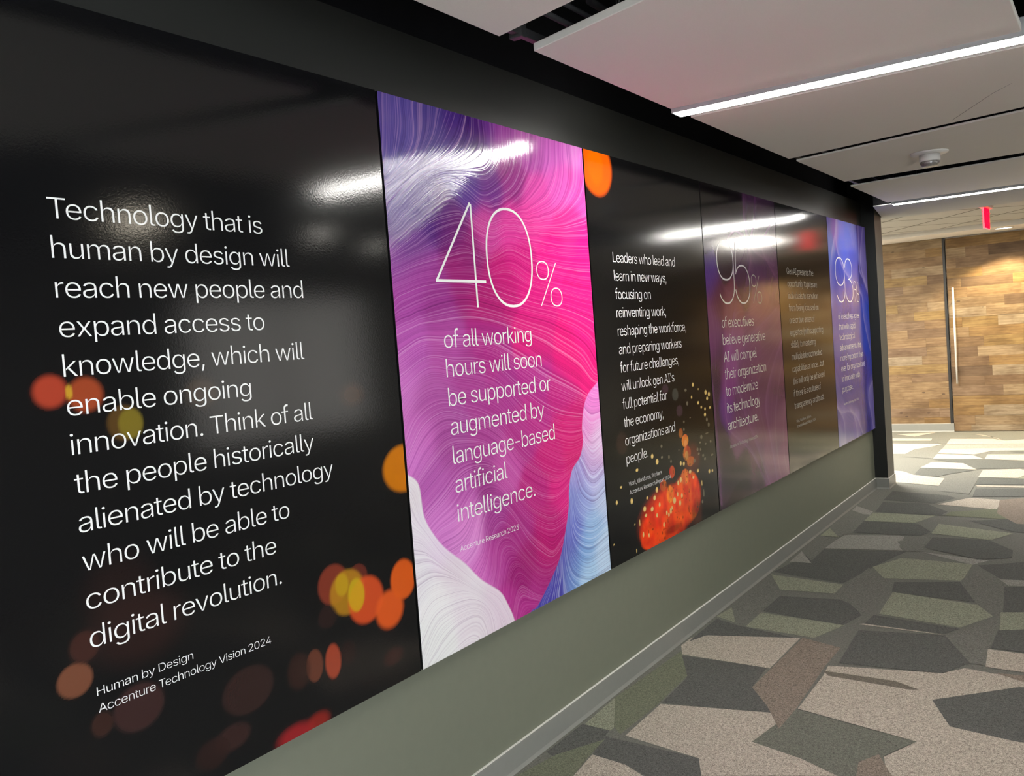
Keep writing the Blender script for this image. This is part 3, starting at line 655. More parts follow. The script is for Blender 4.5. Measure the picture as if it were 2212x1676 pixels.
# ------------------------------------------------------------------ lettering outlines (light grotesque), 1000 units
GLYPH = json.loads('''{" ":[188,[]],"'":[206,[[[78,318],[70,509],[136,509],[128,318]]]],"(":[273,[[[89,207],[90,244],[94,283],[109,364],[119,403],[145,477],[160,510],[177,539],[236,539],[219,503],[204,466],[179,390],[161,313],[152,241],[152,
176],[155,145],[167,83],[188,16],[218,-57],[236,-96],[177,-96],[150,-46],[128,4],[111,55],[99,106],[92,156]]]],")":[273,[[[37,-96],[72,-18],[86,18],[106,85],[118,147],[122,207],[121,241],[112,313],[94,390],[69,466],[54,
503],[37,539],[97,539],[113,510],[128,477],[142,441],[154,403],[173,323],[183,244],[184,207],[182,156],[174,104],[161,53],[144,3],[123,-47],[97,-96]]]],",":[188,[[[38,-119],[68,71],[137,71],[84,-119]]]],"-":[453,[[[337,
244],[337,188],[114,188],[114,244]]]],".":[188,[[[83,-3],[73,1],[63,9],[55,18],[51,29],[51,53],[55,64],[63,73],[73,81],[83,85],[95,87],[107,85],[118,81],[128,73],[135,64],[140,53],[140,29],[135,18],[128,9],[118,1],[107,
-3]]]],"0":[453,[[[227,-7],[191,-3],[158,7],[130,24],[105,48],[85,77],[69,113],[57,155],[50,202],[48,254],[50,306],[57,353],[69,395],[85,431],[106,461],[130,484],[159,502],[191,512],[227,516],[262,512],[295,502],[323,
484],[348,461],[368,431],[384,395],[396,353],[403,306],[405,254],[403,202],[396,155],[384,113],[368,77],[348,48],[323,24],[295,7],[263,-3]],[[227,50],[250,52],[271,60],[290,74],[306,92],[320,116],[330,144],[338,176],[342,
213],[344,254],[342,295],[338,332],[330,365],[320,393],[306,416],[290,435],[271,449],[250,457],[227,460],[203,457],[182,449],[163,435],[147,416],[134,393],[123,365],[115,332],[111,295],[109,254],[111,213],[115,176],[123,
144],[134,116],[147,92],[163,74],[182,60],[203,52]]]],"2":[453,[[[64,0],[64,47],[282,282],[303,312],[311,327],[316,341],[320,371],[319,389],[315,405],[308,419],[298,431],[287,441],[273,449],[258,455],[224,460],[205,458],
[188,454],[172,447],[159,438],[148,427],[139,413],[132,398],[128,381],[127,362],[66,362],[68,391],[75,418],[86,442],[102,464],[121,482],[143,496],[168,507],[196,513],[225,516],[254,513],[281,507],[306,497],[328,482],[346,
465],[361,445],[372,423],[379,398],[381,372],[377,336],[363,299],[336,259],[294,209],[153,60],[153,57],[389,57],[389,0]]]],"3":[453,[[[218,-7],[188,-5],[159,1],[133,10],[108,22],[88,38],[70,57],[57,79],[48,104],[44,132],
[109,132],[112,115],[118,100],[126,87],[137,76],[150,66],[165,59],[182,54],[200,51],[239,51],[258,55],[275,61],[291,69],[304,80],[315,93],[323,108],[328,125],[328,163],[323,180],[316,196],[306,211],[292,223],[275,234],
[254,241],[229,246],[201,248],[157,248],[157,299],[288,448],[288,452],[70,452],[70,509],[372,509],[372,461],[211,278],[211,289],[247,290],[279,286],[308,276],[333,262],[354,244],[371,222],[383,198],[391,173],[393,145],
[390,116],[383,90],[370,66],[354,45],[333,27],[309,12],[281,2],[251,-5]]]],"4":[453,[[[40,105],[40,158],[247,509],[311,509],[109,166],[109,163],[413,163],[413,105]],[[282,0],[282,318],[343,318],[343,0]]]],"A":[480,[[[16,
0],[201,509],[276,509],[463,0],[395,0],[272,346],[232,478],[245,478],[191,302],[85,0]],[[110,142],[110,199],[370,199],[370,142]]]],"D":[502,[[[219,0],[96,0],[96,57],[215,57],[254,60],[288,68],[318,81],[343,99],[363,122],
[379,149],[390,181],[397,216],[399,255],[397,294],[390,329],[379,361],[364,388],[344,410],[320,428],[291,441],[258,449],[221,452],[93,452],[93,509],[225,509],[273,505],[315,495],[353,478],[385,455],[412,426],[433,391],
[449,351],[458,306],[462,255],[458,205],[449,159],[433,119],[411,83],[384,54],[351,31],[312,14],[268,3]],[[125,509],[125,0],[60,0],[60,509]]]],"E":[419,[[[60,0],[60,509],[372,509],[372,452],[125,452],[125,286],[355,286],
[355,229],[125,229],[125,57],[375,57],[375,0]]]],"G":[520,[[[269,-7],[225,-3],[185,7],[149,25],[118,49],[91,79],[69,116],[53,157],[43,203],[40,254],[43,305],[53,352],[69,393],[91,429],[117,459],[149,484],[184,501],[223,
512],[265,516],[291,514],[316,510],[340,504],[384,483],[403,469],[421,453],[436,436],[449,416],[460,395],[468,373],[474,349],[408,349],[395,379],[378,406],[368,417],[344,436],[330,443],[300,453],[265,456],[236,453],[209,
445],[183,432],[160,414],[141,392],[125,364],[113,332],[106,295],[103,254],[106,213],[113,177],[125,145],[141,117],[161,95],[184,76],[210,63],[238,56],[269,53],[296,55],[322,61],[345,71],[365,85],[382,102],[396,123],[407,
147],[413,173],[415,202],[434,199],[283,199],[283,256],[478,256],[478,200],[475,160],[466,124],[451,91],[431,62],[406,38],[377,19],[344,5],[308,-4]]]],"H":[517,[[[60,0],[60,509],[125,509],[125,289],[392,289],[392,509],
[457,509],[457,0],[392,0],[392,232],[125,232],[125,0]]]],"I":[300,[[[31,0],[31,57],[118,57],[118,452],[31,452],[31,509],[269,509],[269,452],[183,452],[183,57],[269,57],[269,0]]]],"L":[393,[[[60,0],[60,509],[125,509],[125,
57],[361,57],[361,0]]]],"R":[449,[[[60,0],[60,509],[236,509],[273,506],[305,500],[333,489],[356,473],[376,455],[390,433],[401,408],[407,381],[409,352],[407,323],[401,296],[390,271],[376,250],[356,232],[333,217],[305,206],
[273,200],[236,198],[96,198],[96,255],[258,256],[280,260],[298,267],[313,276],[325,287],[334,300],[340,316],[344,333],[344,371],[340,389],[334,405],[325,419],[313,430],[298,440],[258,451],[125,452],[125,0]],[[353,0],[230,
229],[303,229],[428,0]]]],"T":[449,[[[32,452],[32,509],[417,509],[417,452],[257,452],[257,0],[193,0],[193,452]]]],"V":[480,[[[204,0],[16,509],[84,509],[207,164],[248,31],[235,31],[290,206],[395,509],[463,509],[278,0]]]],
"W":[686,[[[155,0],[16,509],[82,509],[172,162],[197,40],[189,40],[215,162],[306,509],[380,509],[494,58],[497,40],[488,40],[510,145],[603,509],[670,509],[530,0],[455,0],[362,345],[336,475],[350,475],[330,371],[230,0]]]],
"X":[474,[[[18,0],[217,284],[217,236],[29,509],[104,509],[217,340],[243,292],[232,292],[288,386],[374,509],[446,509],[259,239],[259,287],[456,0],[382,0],[250,195],[230,231],[244,231],[182,129],[91,0]]]],"a":[389,[[[160,
-9],[137,-7],[115,-3],[94,5],[76,15],[60,29],[48,45],[38,63],[32,84],[30,108],[32,128],[36,146],[43,161],[53,174],[64,184],[92,200],[125,211],[257,231],[271,240],[276,257],[275,272],[272,285],[267,297],[260,307],[240,
322],[227,327],[212,330],[178,330],[163,327],[137,316],[118,301],[104,283],[100,274],[41,291],[51,313],[64,331],[79,346],[95,358],[114,368],[133,375],[173,383],[208,384],[255,375],[271,369],[300,350],[312,336],[322,320],
[330,301],[335,278],[337,251],[337,0],[277,0],[277,52],[272,52],[260,34],[242,16],[215,1],[199,-4]],[[170,45],[192,47],[211,51],[228,59],[242,68],[254,80],[263,93],[270,108],[274,122],[276,138],[276,190],[267,184],[221,
174],[147,163],[134,159],[112,147],[103,139],[97,130],[93,118],[93,93],[96,82],[109,64],[119,57],[142,48]]]],"b":[424,[[[229,-8],[208,-7],[189,-3],[172,4],[147,21],[123,50],[118,59],[112,59],[112,0],[53,0],[53,509],[114,
509],[114,319],[118,319],[137,346],[158,364],[171,373],[188,379],[207,383],[229,384],[259,382],[287,374],[313,361],[335,342],[354,320],[370,293],[381,261],[388,227],[390,189],[388,151],[381,116],[370,84],[355,57],[336,
34],[313,16],[288,3],[260,-6]],[[220,47],[242,49],[262,55],[279,66],[294,80],[306,97],[316,117],[323,139],[327,163],[327,215],[323,239],[316,261],[307,281],[295,298],[280,311],[262,322],[243,328],[220,330],[198,328],[178,
322],[161,312],[147,299],[134,282],[125,263],[118,241],[114,216],[114,162],[118,138],[125,115],[135,95],[147,78],[162,65],[179,55],[198,49]]]],"c":[396,[[[207,-8],[174,-5],[144,3],[117,16],[93,35],[72,58],[56,85],[44,
116],[37,150],[34,187],[37,225],[44,260],[56,291],[72,318],[93,341],[117,360],[144,374],[174,382],[226,384],[260,377],[291,364],[305,356],[330,335],[349,308],[362,277],[303,262],[300,272],[278,304],[270,311],[242,325],
[207,330],[184,328],[163,321],[145,310],[130,296],[118,278],[108,258],[102,236],[98,212],[96,187],[102,139],[108,117],[118,97],[130,80],[145,66],[163,55],[184,49],[207,46],[232,49],[253,55],[271,66],[292,89],[301,107],
[304,117],[363,102],[350,70],[331,43],[306,21],[292,12],[261,-1],[244,-5]]]],"d":[424,[[[195,-8],[165,-6],[137,3],[111,16],[89,34],[70,57],[55,84],[43,116],[36,151],[34,189],[36,227],[43,261],[55,293],[70,320],[89,342],
[112,361],[137,374],[165,382],[196,384],[218,383],[237,379],[253,373],[278,355],[295,336],[306,319],[311,319],[311,509],[372,509],[372,0],[313,0],[313,59],[307,59],[287,31],[266,12],[236,-3],[217,-7]],[[205,47],[226,49],
[246,55],[263,65],[278,78],[290,95],[299,115],[306,138],[310,162],[312,189],[310,216],[306,241],[300,263],[290,282],[278,299],[263,312],[246,322],[227,328],[205,330],[182,328],[162,322],[145,311],[130,298],[118,281],[108,
261],[102,239],[98,215],[96,189],[98,163],[102,139],[109,117],[118,97],[130,80],[145,66],[162,55],[182,49]]]],"e":[404,[[[212,-8],[177,-5],[145,3],[117,16],[92,35],[72,58],[56,85],[44,116],[37,150],[34,187],[36,224],[44,
258],[55,290],[71,317],[91,340],[115,359],[142,373],[172,382],[205,384],[226,383],[246,380],[266,374],[285,366],[303,355],[319,341],[334,324],[347,305],[357,282],[365,256],[370,227],[371,169],[75,169],[75,221],[338,221],
[310,202],[308,226],[304,248],[298,269],[277,301],[263,314],[246,323],[227,328],[205,330],[183,328],[164,323],[146,313],[131,301],[119,286],[109,270],[102,251],[97,231],[96,178],[98,151],[102,127],[110,106],[121,88],[135,
73],[151,61],[169,53],[190,48],[212,46],[241,49],[265,58],[285,73],[294,82],[306,105],[365,91],[358,72],[348,55],[335,39],[320,26],[302,14],[283,4],[261,-3],[237,-7]]]],"f":[254,[[[228,379],[228,327],[6,327],[6,379]],
[[81,0],[82,452],[87,470],[96,486],[107,499],[120,510],[135,519],[169,529],[212,529],[243,521],[227,468],[202,474],[178,472],[164,468],[154,460],[147,449],[143,435],[142,0]]]],"g":[425,[[[207,-151],[156,-146],[134,-140],
[114,-132],[97,-122],[82,-110],[59,-84],[51,-69],[101,-41],[122,-66],[142,-82],[154,-88],[169,-93],[187,-96],[207,-97],[236,-95],[261,-87],[282,-75],[298,-58],[308,-34],[311,-6],[311,68],[306,68],[287,41],[266,23],[236,
10],[217,6],[195,5],[165,7],[138,14],[113,27],[90,43],[71,65],[55,90],[43,120],[36,154],[34,191],[36,229],[43,263],[55,293],[71,320],[90,342],[112,361],[138,374],[166,382],[196,384],[218,383],[237,379],[253,373],[279,
356],[308,319],[313,319],[313,379],[372,379],[372,-9],[370,-40],[363,-67],[350,-90],[334,-109],[314,-124],[291,-136],[265,-144],[237,-149]],[[205,59],[227,61],[246,66],[264,75],[278,87],[290,103],[300,121],[307,142],[311,
166],[311,219],[307,242],[300,264],[291,283],[279,299],[264,312],[247,322],[227,328],[205,330],[182,328],[163,322],[145,312],[130,298],[118,282],[109,262],[102,241],[98,218],[96,193],[98,167],[102,144],[109,123],[118,
104],[131,88],[145,76],[163,66],[183,61]]]],"h":[410,[[[114,0],[53,0],[53,509],[114,509],[114,287],[102,287],[116,319],[132,344],[152,362],[175,374],[200,382],[227,384],[252,383],[275,377],[295,369],[313,356],[328,340],
[341,321],[350,298],[355,271],[357,240],[357,0],[296,0],[296,235],[293,263],[286,286],[273,304],[256,318],[235,326],[210,329],[192,328],[176,324],[161,317],[147,308],[136,297],[126,283],[119,266],[115,248]]]],"i":[167,
[[[53,0],[53,379],[114,379],[114,0]],[[73,444],[63,448],[54,455],[47,463],[43,472],[41,483],[43,494],[47,504],[54,512],[63,518],[73,522],[84,524],[95,522],[105,518],[114,512],[121,504],[125,494],[125,472],[121,463],[114,
455],[105,448],[95,444]]]],"k":[381,[[[110,137],[110,212],[121,212],[284,379],[360,379],[184,199],[177,199]],[[53,0],[53,509],[114,509],[114,0]],[[294,0],[148,186],[191,229],[372,0]]]],"l":[189,[[[112,0],[91,8],[74,20],
[62,37],[55,59],[53,84],[53,509],[114,509],[114,83],[120,62],[126,57],[135,53],[170,54],[181,3],[154,-2]]]],"m":[610,[[[53,0],[53,379],[112,379],[112,295],[108,295],[114,314],[122,331],[132,346],[144,358],[172,376],[187,
382],[219,386],[245,383],[268,375],[287,361],[303,342],[314,320],[321,295],[312,295],[326,329],[337,343],[350,356],[364,366],[381,375],[398,381],[417,385],[458,385],[478,380],[497,372],[514,361],[529,346],[541,328],[550,
307],[555,283],[557,255],[557,0],[496,0],[496,254],[493,279],[485,298],[473,313],[456,323],[438,329],[402,329],[387,326],[374,320],[363,312],[353,302],[345,290],[336,263],[335,0],[274,0],[274,260],[272,280],[265,297],
[253,311],[238,322],[220,328],[199,330],[171,326],[145,312],[135,302],[126,289],[119,274],[115,257],[114,0]]]],"n":[410,[[[114,0],[53,0],[53,379],[112,379],[112,287],[102,287],[116,319],[132,344],[152,362],[175,374],[200,
382],[227,384],[252,383],[275,377],[295,369],[313,356],[328,340],[341,321],[350,298],[355,271],[357,240],[357,0],[296,0],[296,235],[293,263],[286,286],[273,304],[256,318],[235,326],[210,329],[192,328],[176,324],[161,317],
[147,308],[136,297],[126,283],[119,266],[115,248]]]],"o":[415,[[[207,-8],[174,-5],[144,3],[117,16],[93,35],[72,58],[56,85],[44,116],[37,150],[34,187],[37,225],[44,260],[56,291],[72,318],[93,341],[117,360],[144,374],[174,
382],[207,384],[241,382],[271,374],[299,360],[323,341],[343,318],[359,291],[371,260],[379,225],[381,187],[379,150],[371,116],[359,85],[343,58],[323,35],[299,16],[271,3],[241,-5]],[[207,46],[231,49],[252,55],[270,66],[285,
80],[298,97],[307,117],[314,139],[318,163],[318,212],[314,236],[307,258],[298,278],[285,296],[270,310],[252,321],[231,328],[207,330],[184,328],[163,321],[145,310],[130,296],[118,278],[108,258],[102,236],[98,212],[96,187],
[102,139],[108,117],[118,97],[130,80],[145,66],[163,55],[184,49]]]],"p":[424,[[[53,-143],[53,379],[112,379],[112,319],[118,319],[137,346],[158,364],[171,373],[188,379],[207,383],[229,384],[259,382],[287,374],[313,361],
[335,342],[354,320],[370,293],[381,261],[388,227],[390,189],[388,151],[381,116],[370,84],[355,57],[336,34],[313,16],[288,3],[260,-6],[229,-8],[208,-7],[189,-3],[159,12],[147,21],[118,59],[114,59],[114,-143]],[[220,47],
[242,49],[262,55],[279,66],[294,80],[306,97],[316,117],[323,139],[327,163],[327,215],[323,239],[316,261],[307,281],[295,298],[280,311],[262,322],[243,328],[220,330],[198,328],[178,322],[161,312],[147,299],[134,282],[125,
263],[118,241],[114,216],[114,162],[118,138],[125,115],[135,95],[147,78],[162,65],[179,55],[198,49]]]],"r":[259,[[[53,0],[53,379],[112,379],[112,321],[115,321],[124,339],[137,354],[152,367],[171,377],[191,383],[223,385],
[243,384],[243,322],[207,326],[174,321],[159,315],[146,306],[135,296],[126,284],[119,269],[115,254],[114,0]]]],"s":[365,[[[157,-7],[133,-3],[112,3],[93,12],[76,24],[62,38],[50,54],[41,73],[36,94],[94,107],[101,87],[111,
72],[124,60],[141,52],[160,47],[181,45],[206,47],[227,53],[244,62],[258,74],[265,88],[268,103],[266,115],[262,126],[254,136],[243,144],[212,155],[149,170],[118,180],[92,192],[72,208],[58,227],[50,249],[47,274],[49,295],
[55,314],[65,332],[79,347],[95,360],[115,370],[137,378],[161,383],[212,383],[234,379],[254,372],[271,363],[286,352],[299,339],[318,308],[324,290],[268,277],[262,291],[254,304],[243,316],[228,325],[210,331],[187,333],[166,
331],[147,326],[131,317],[119,305],[111,292],[109,277],[110,264],[115,253],[124,243],[136,235],[172,223],[261,200],[287,187],[306,171],[320,153],[328,131],[331,107],[329,85],[323,65],[312,47],[298,31],[281,18],[260,6],
[236,-2],[210,-7]]]],"t":[227,[[[204,379],[204,327],[6,327],[6,379]],[[65,471],[126,471],[127,83],[130,70],[136,61],[144,55],[156,51],[202,54],[213,2],[192,-3],[168,-4],[138,-1],[113,7],[92,21],[77,41],[68,64],[65,93]]]],
"u":[410,[[[182,-5],[158,-3],[135,2],[115,11],[97,23],[82,39],[69,59],[60,82],[54,109],[53,379],[114,379],[114,144],[116,117],[124,94],[137,75],[154,61],[175,53],[200,50],[218,51],[234,55],[249,62],[263,71],[274,83],[283,
97],[290,113],[295,132],[296,379],[357,379],[357,0],[298,0],[298,92],[307,92],[294,60],[277,35],[257,17],[234,5],[209,-3]]]],"v":[389,[[[163,0],[17,379],[84,379],[180,110],[206,21],[184,21],[216,132],[305,379],[371,379],
[226,0]]]],"w":[567,[[[138,0],[23,379],[87,379],[154,137],[175,41],[165,41],[192,163],[252,379],[316,379],[382,136],[402,41],[391,41],[434,214],[480,379],[545,379],[429,0],[368,0],[309,207],[277,338],[291,338],[248,172],
[199,0]]]],"x":[379,[[[21,0],[171,218],[171,171],[29,379],[100,379],[170,270],[207,206],[175,206],[194,237],[211,270],[233,306],[282,379],[352,379],[209,169],[209,214],[358,0],[287,0],[209,120],[173,182],[205,182],[160,
103],[91,0]]]],"y":[389,[[[47,-139],[61,-86],[94,-90],[104,-89],[122,-81],[130,-74],[138,-64],[151,-36],[163,-1],[17,379],[84,379],[173,132],[206,21],[184,21],[216,132],[305,379],[371,379],[196,-77],[177,-107],[165,-119],
[139,-136],[125,-141],[109,-144],[57,-142]]]],"z":[380,[[[42,0],[42,46],[254,320],[254,323],[48,323],[48,379],[333,379],[333,331],[126,60],[126,56],[339,56],[339,0]]]]}''')


def poly_inside(p, q):
    c = False
    for i in range(len(q)):
        a, b = q[i], q[i - 1]
        if (a[1] > p[1]) != (b[1] > p[1]) and p[0] < (b[0] - a[0]) * (p[1] - a[1]) / (b[1] - a[1]) + a[0]:
            c = not c
    return c


def glyph_shapes(loops):
    holes = [all(any(poly_inside(p, o) for o in loops if o is not l) for p in l) for l in loops]
    res = []
    for l, h in zip(loops, holes):
        if h: continue
        res.append([l] + [k for k, hh in zip(loops, holes) if hh and poly_inside(k[0], l)])
    return res


KERN = {'Te': -45, 'Th': -5, 'Wo': -25, 'wo': -6, 'Vi': -10, 'AI': 0, 'y,': -40, 'ys': -6, 'ar': 0, 'ra': -4, 'Ac': -8, 'fu': -4, 'k,': -10, 'ow': -5, 've': -6, 'vo': -6, 'ev': -6, 'ov': -6, 'we': -5, 'ew': -5}
TRACK, THIN = -40, 8.5
KERN['e-'] = KERN['-b'] = -38
for ch in 'bdfhkl':
    # this face has ascenders taller than its capitals
    GLYPH[ch][1] = [[(x, y if y < 395 else y + (y - 395) * 0.36) for x, y in l] for l in GLYPH[ch][1]]


def thin(l, d):
    """draw an outline in by d units"""
    n = len(l)
    ar = sum(l[i - 1][0] * l[i][1] - l[i][0] * l[i - 1][1] for i in range(n))
    sg = 1 if ar > 0 else -1
    out = []
    for i in range(n):
        a, b, c = Vector(l[i - 1]), Vector(l[i]), Vector(l[(i + 1) % n])
        d0 = (b - a).normalized(); d1 = (c - b).normalized()
        m = Vector((-(d0.y + d1.y), d0.x + d1.x))
        k = m.length
        if k < 0.3: m = Vector((-d0.y, d0.x)) ; k = 1.0; f_ = 1.0
        else: m /= k; f_ = min(2.0, 2.0 / k)
        out.append((b.x + m.x * sg * d * f_, b.y + m.y * sg * d * f_))
    return out


def text_width(s):
    a = GLYPH[s[0]][1]; lsb = min(p[0] for l in a for p in l)
    z = GLYPH[s[-1]][1]; rsb = GLYPH[s[-1]][0] - max(p[0] for l in z for p in l) - 60
    return sum(GLYPH[c][0] + TRACK for c in s) - TRACK + sum(KERN.get(s[i:i + 2], 0) for i in range(len(s) - 1)) - lsb - 60 - rsb, lsb


def text_bm(bm, s, place, size, xs, lift=Vector((0.00008, 0, 0))):
    """place maps flat (advance, height) metres to a 3-D point"""
    pen = -text_width(s)[1]
    for i_, c in enumerate(s):
        adv, loops = GLYPH[c]
        for k_, shape in enumerate(glyph_shapes(loops)):
            shape = [thin(l, THIN if n_ == 0 else -THIN) for n_, l in enumerate(shape)]
            pts = [p for l in shape for p in l]
            vs = [bm.verts.new(place((pen + p[0]) / 1000 * size * xs, p[1] / 1000 * size) + lift * k_) for p in pts]
            for tri in tessellate_polygon([[Vector((p[0], p[1], 0)) for p in l] for l in shape]):
                try: bm.faces.new([vs[i] for i in tri])
                except ValueError: pass
        pen += adv + TRACK + KERN.get(s[i_:i_ + 2], 0)


def stroke_bm(bm, pts, width, place, closed=False):
    P = [Vector(p) for p in pts]
    n = len(P)
    L, R_ = [], []
    for i in range(n):
        a = P[i - 1] if (i > 0 or closed) else P[i]
        b = P[(i + 1) % n] if (i < n - 1 or closed) else P[i]
        d = (b - a).normalized()
        nn = Vector((-d.y, d.x)) * width / 2
        L.append(bm.verts.new(place(P[i].x + nn.x, P[i].y + nn.y)))
        R_.append(bm.verts.new(place(P[i].x - nn.x, P[i].y - nn.y)))
    for i in range(n if closed else n - 1):
        j = (i + 1) % n
        bm.faces.new((L[i], R_[i], R_[j], L[j]))


def sup(cx, cz, rx, rz, a0, a1, n=40, e=2.25):
    """super-ellipse arc, degrees"""
    out = []
    for i in range(n + 1):
        a = math.radians(a0 + (a1 - a0) * i / n)
        c, s = math.cos(a), math.sin(a)
        out.append((cx + rx * math.copysign(abs(c) ** (2 / e), c), cz + rz * math.copysign(abs(s) ** (2 / e), s)))
    return out


def face_up(me, axis):
    for p in me.polygons:
        pass
    return me


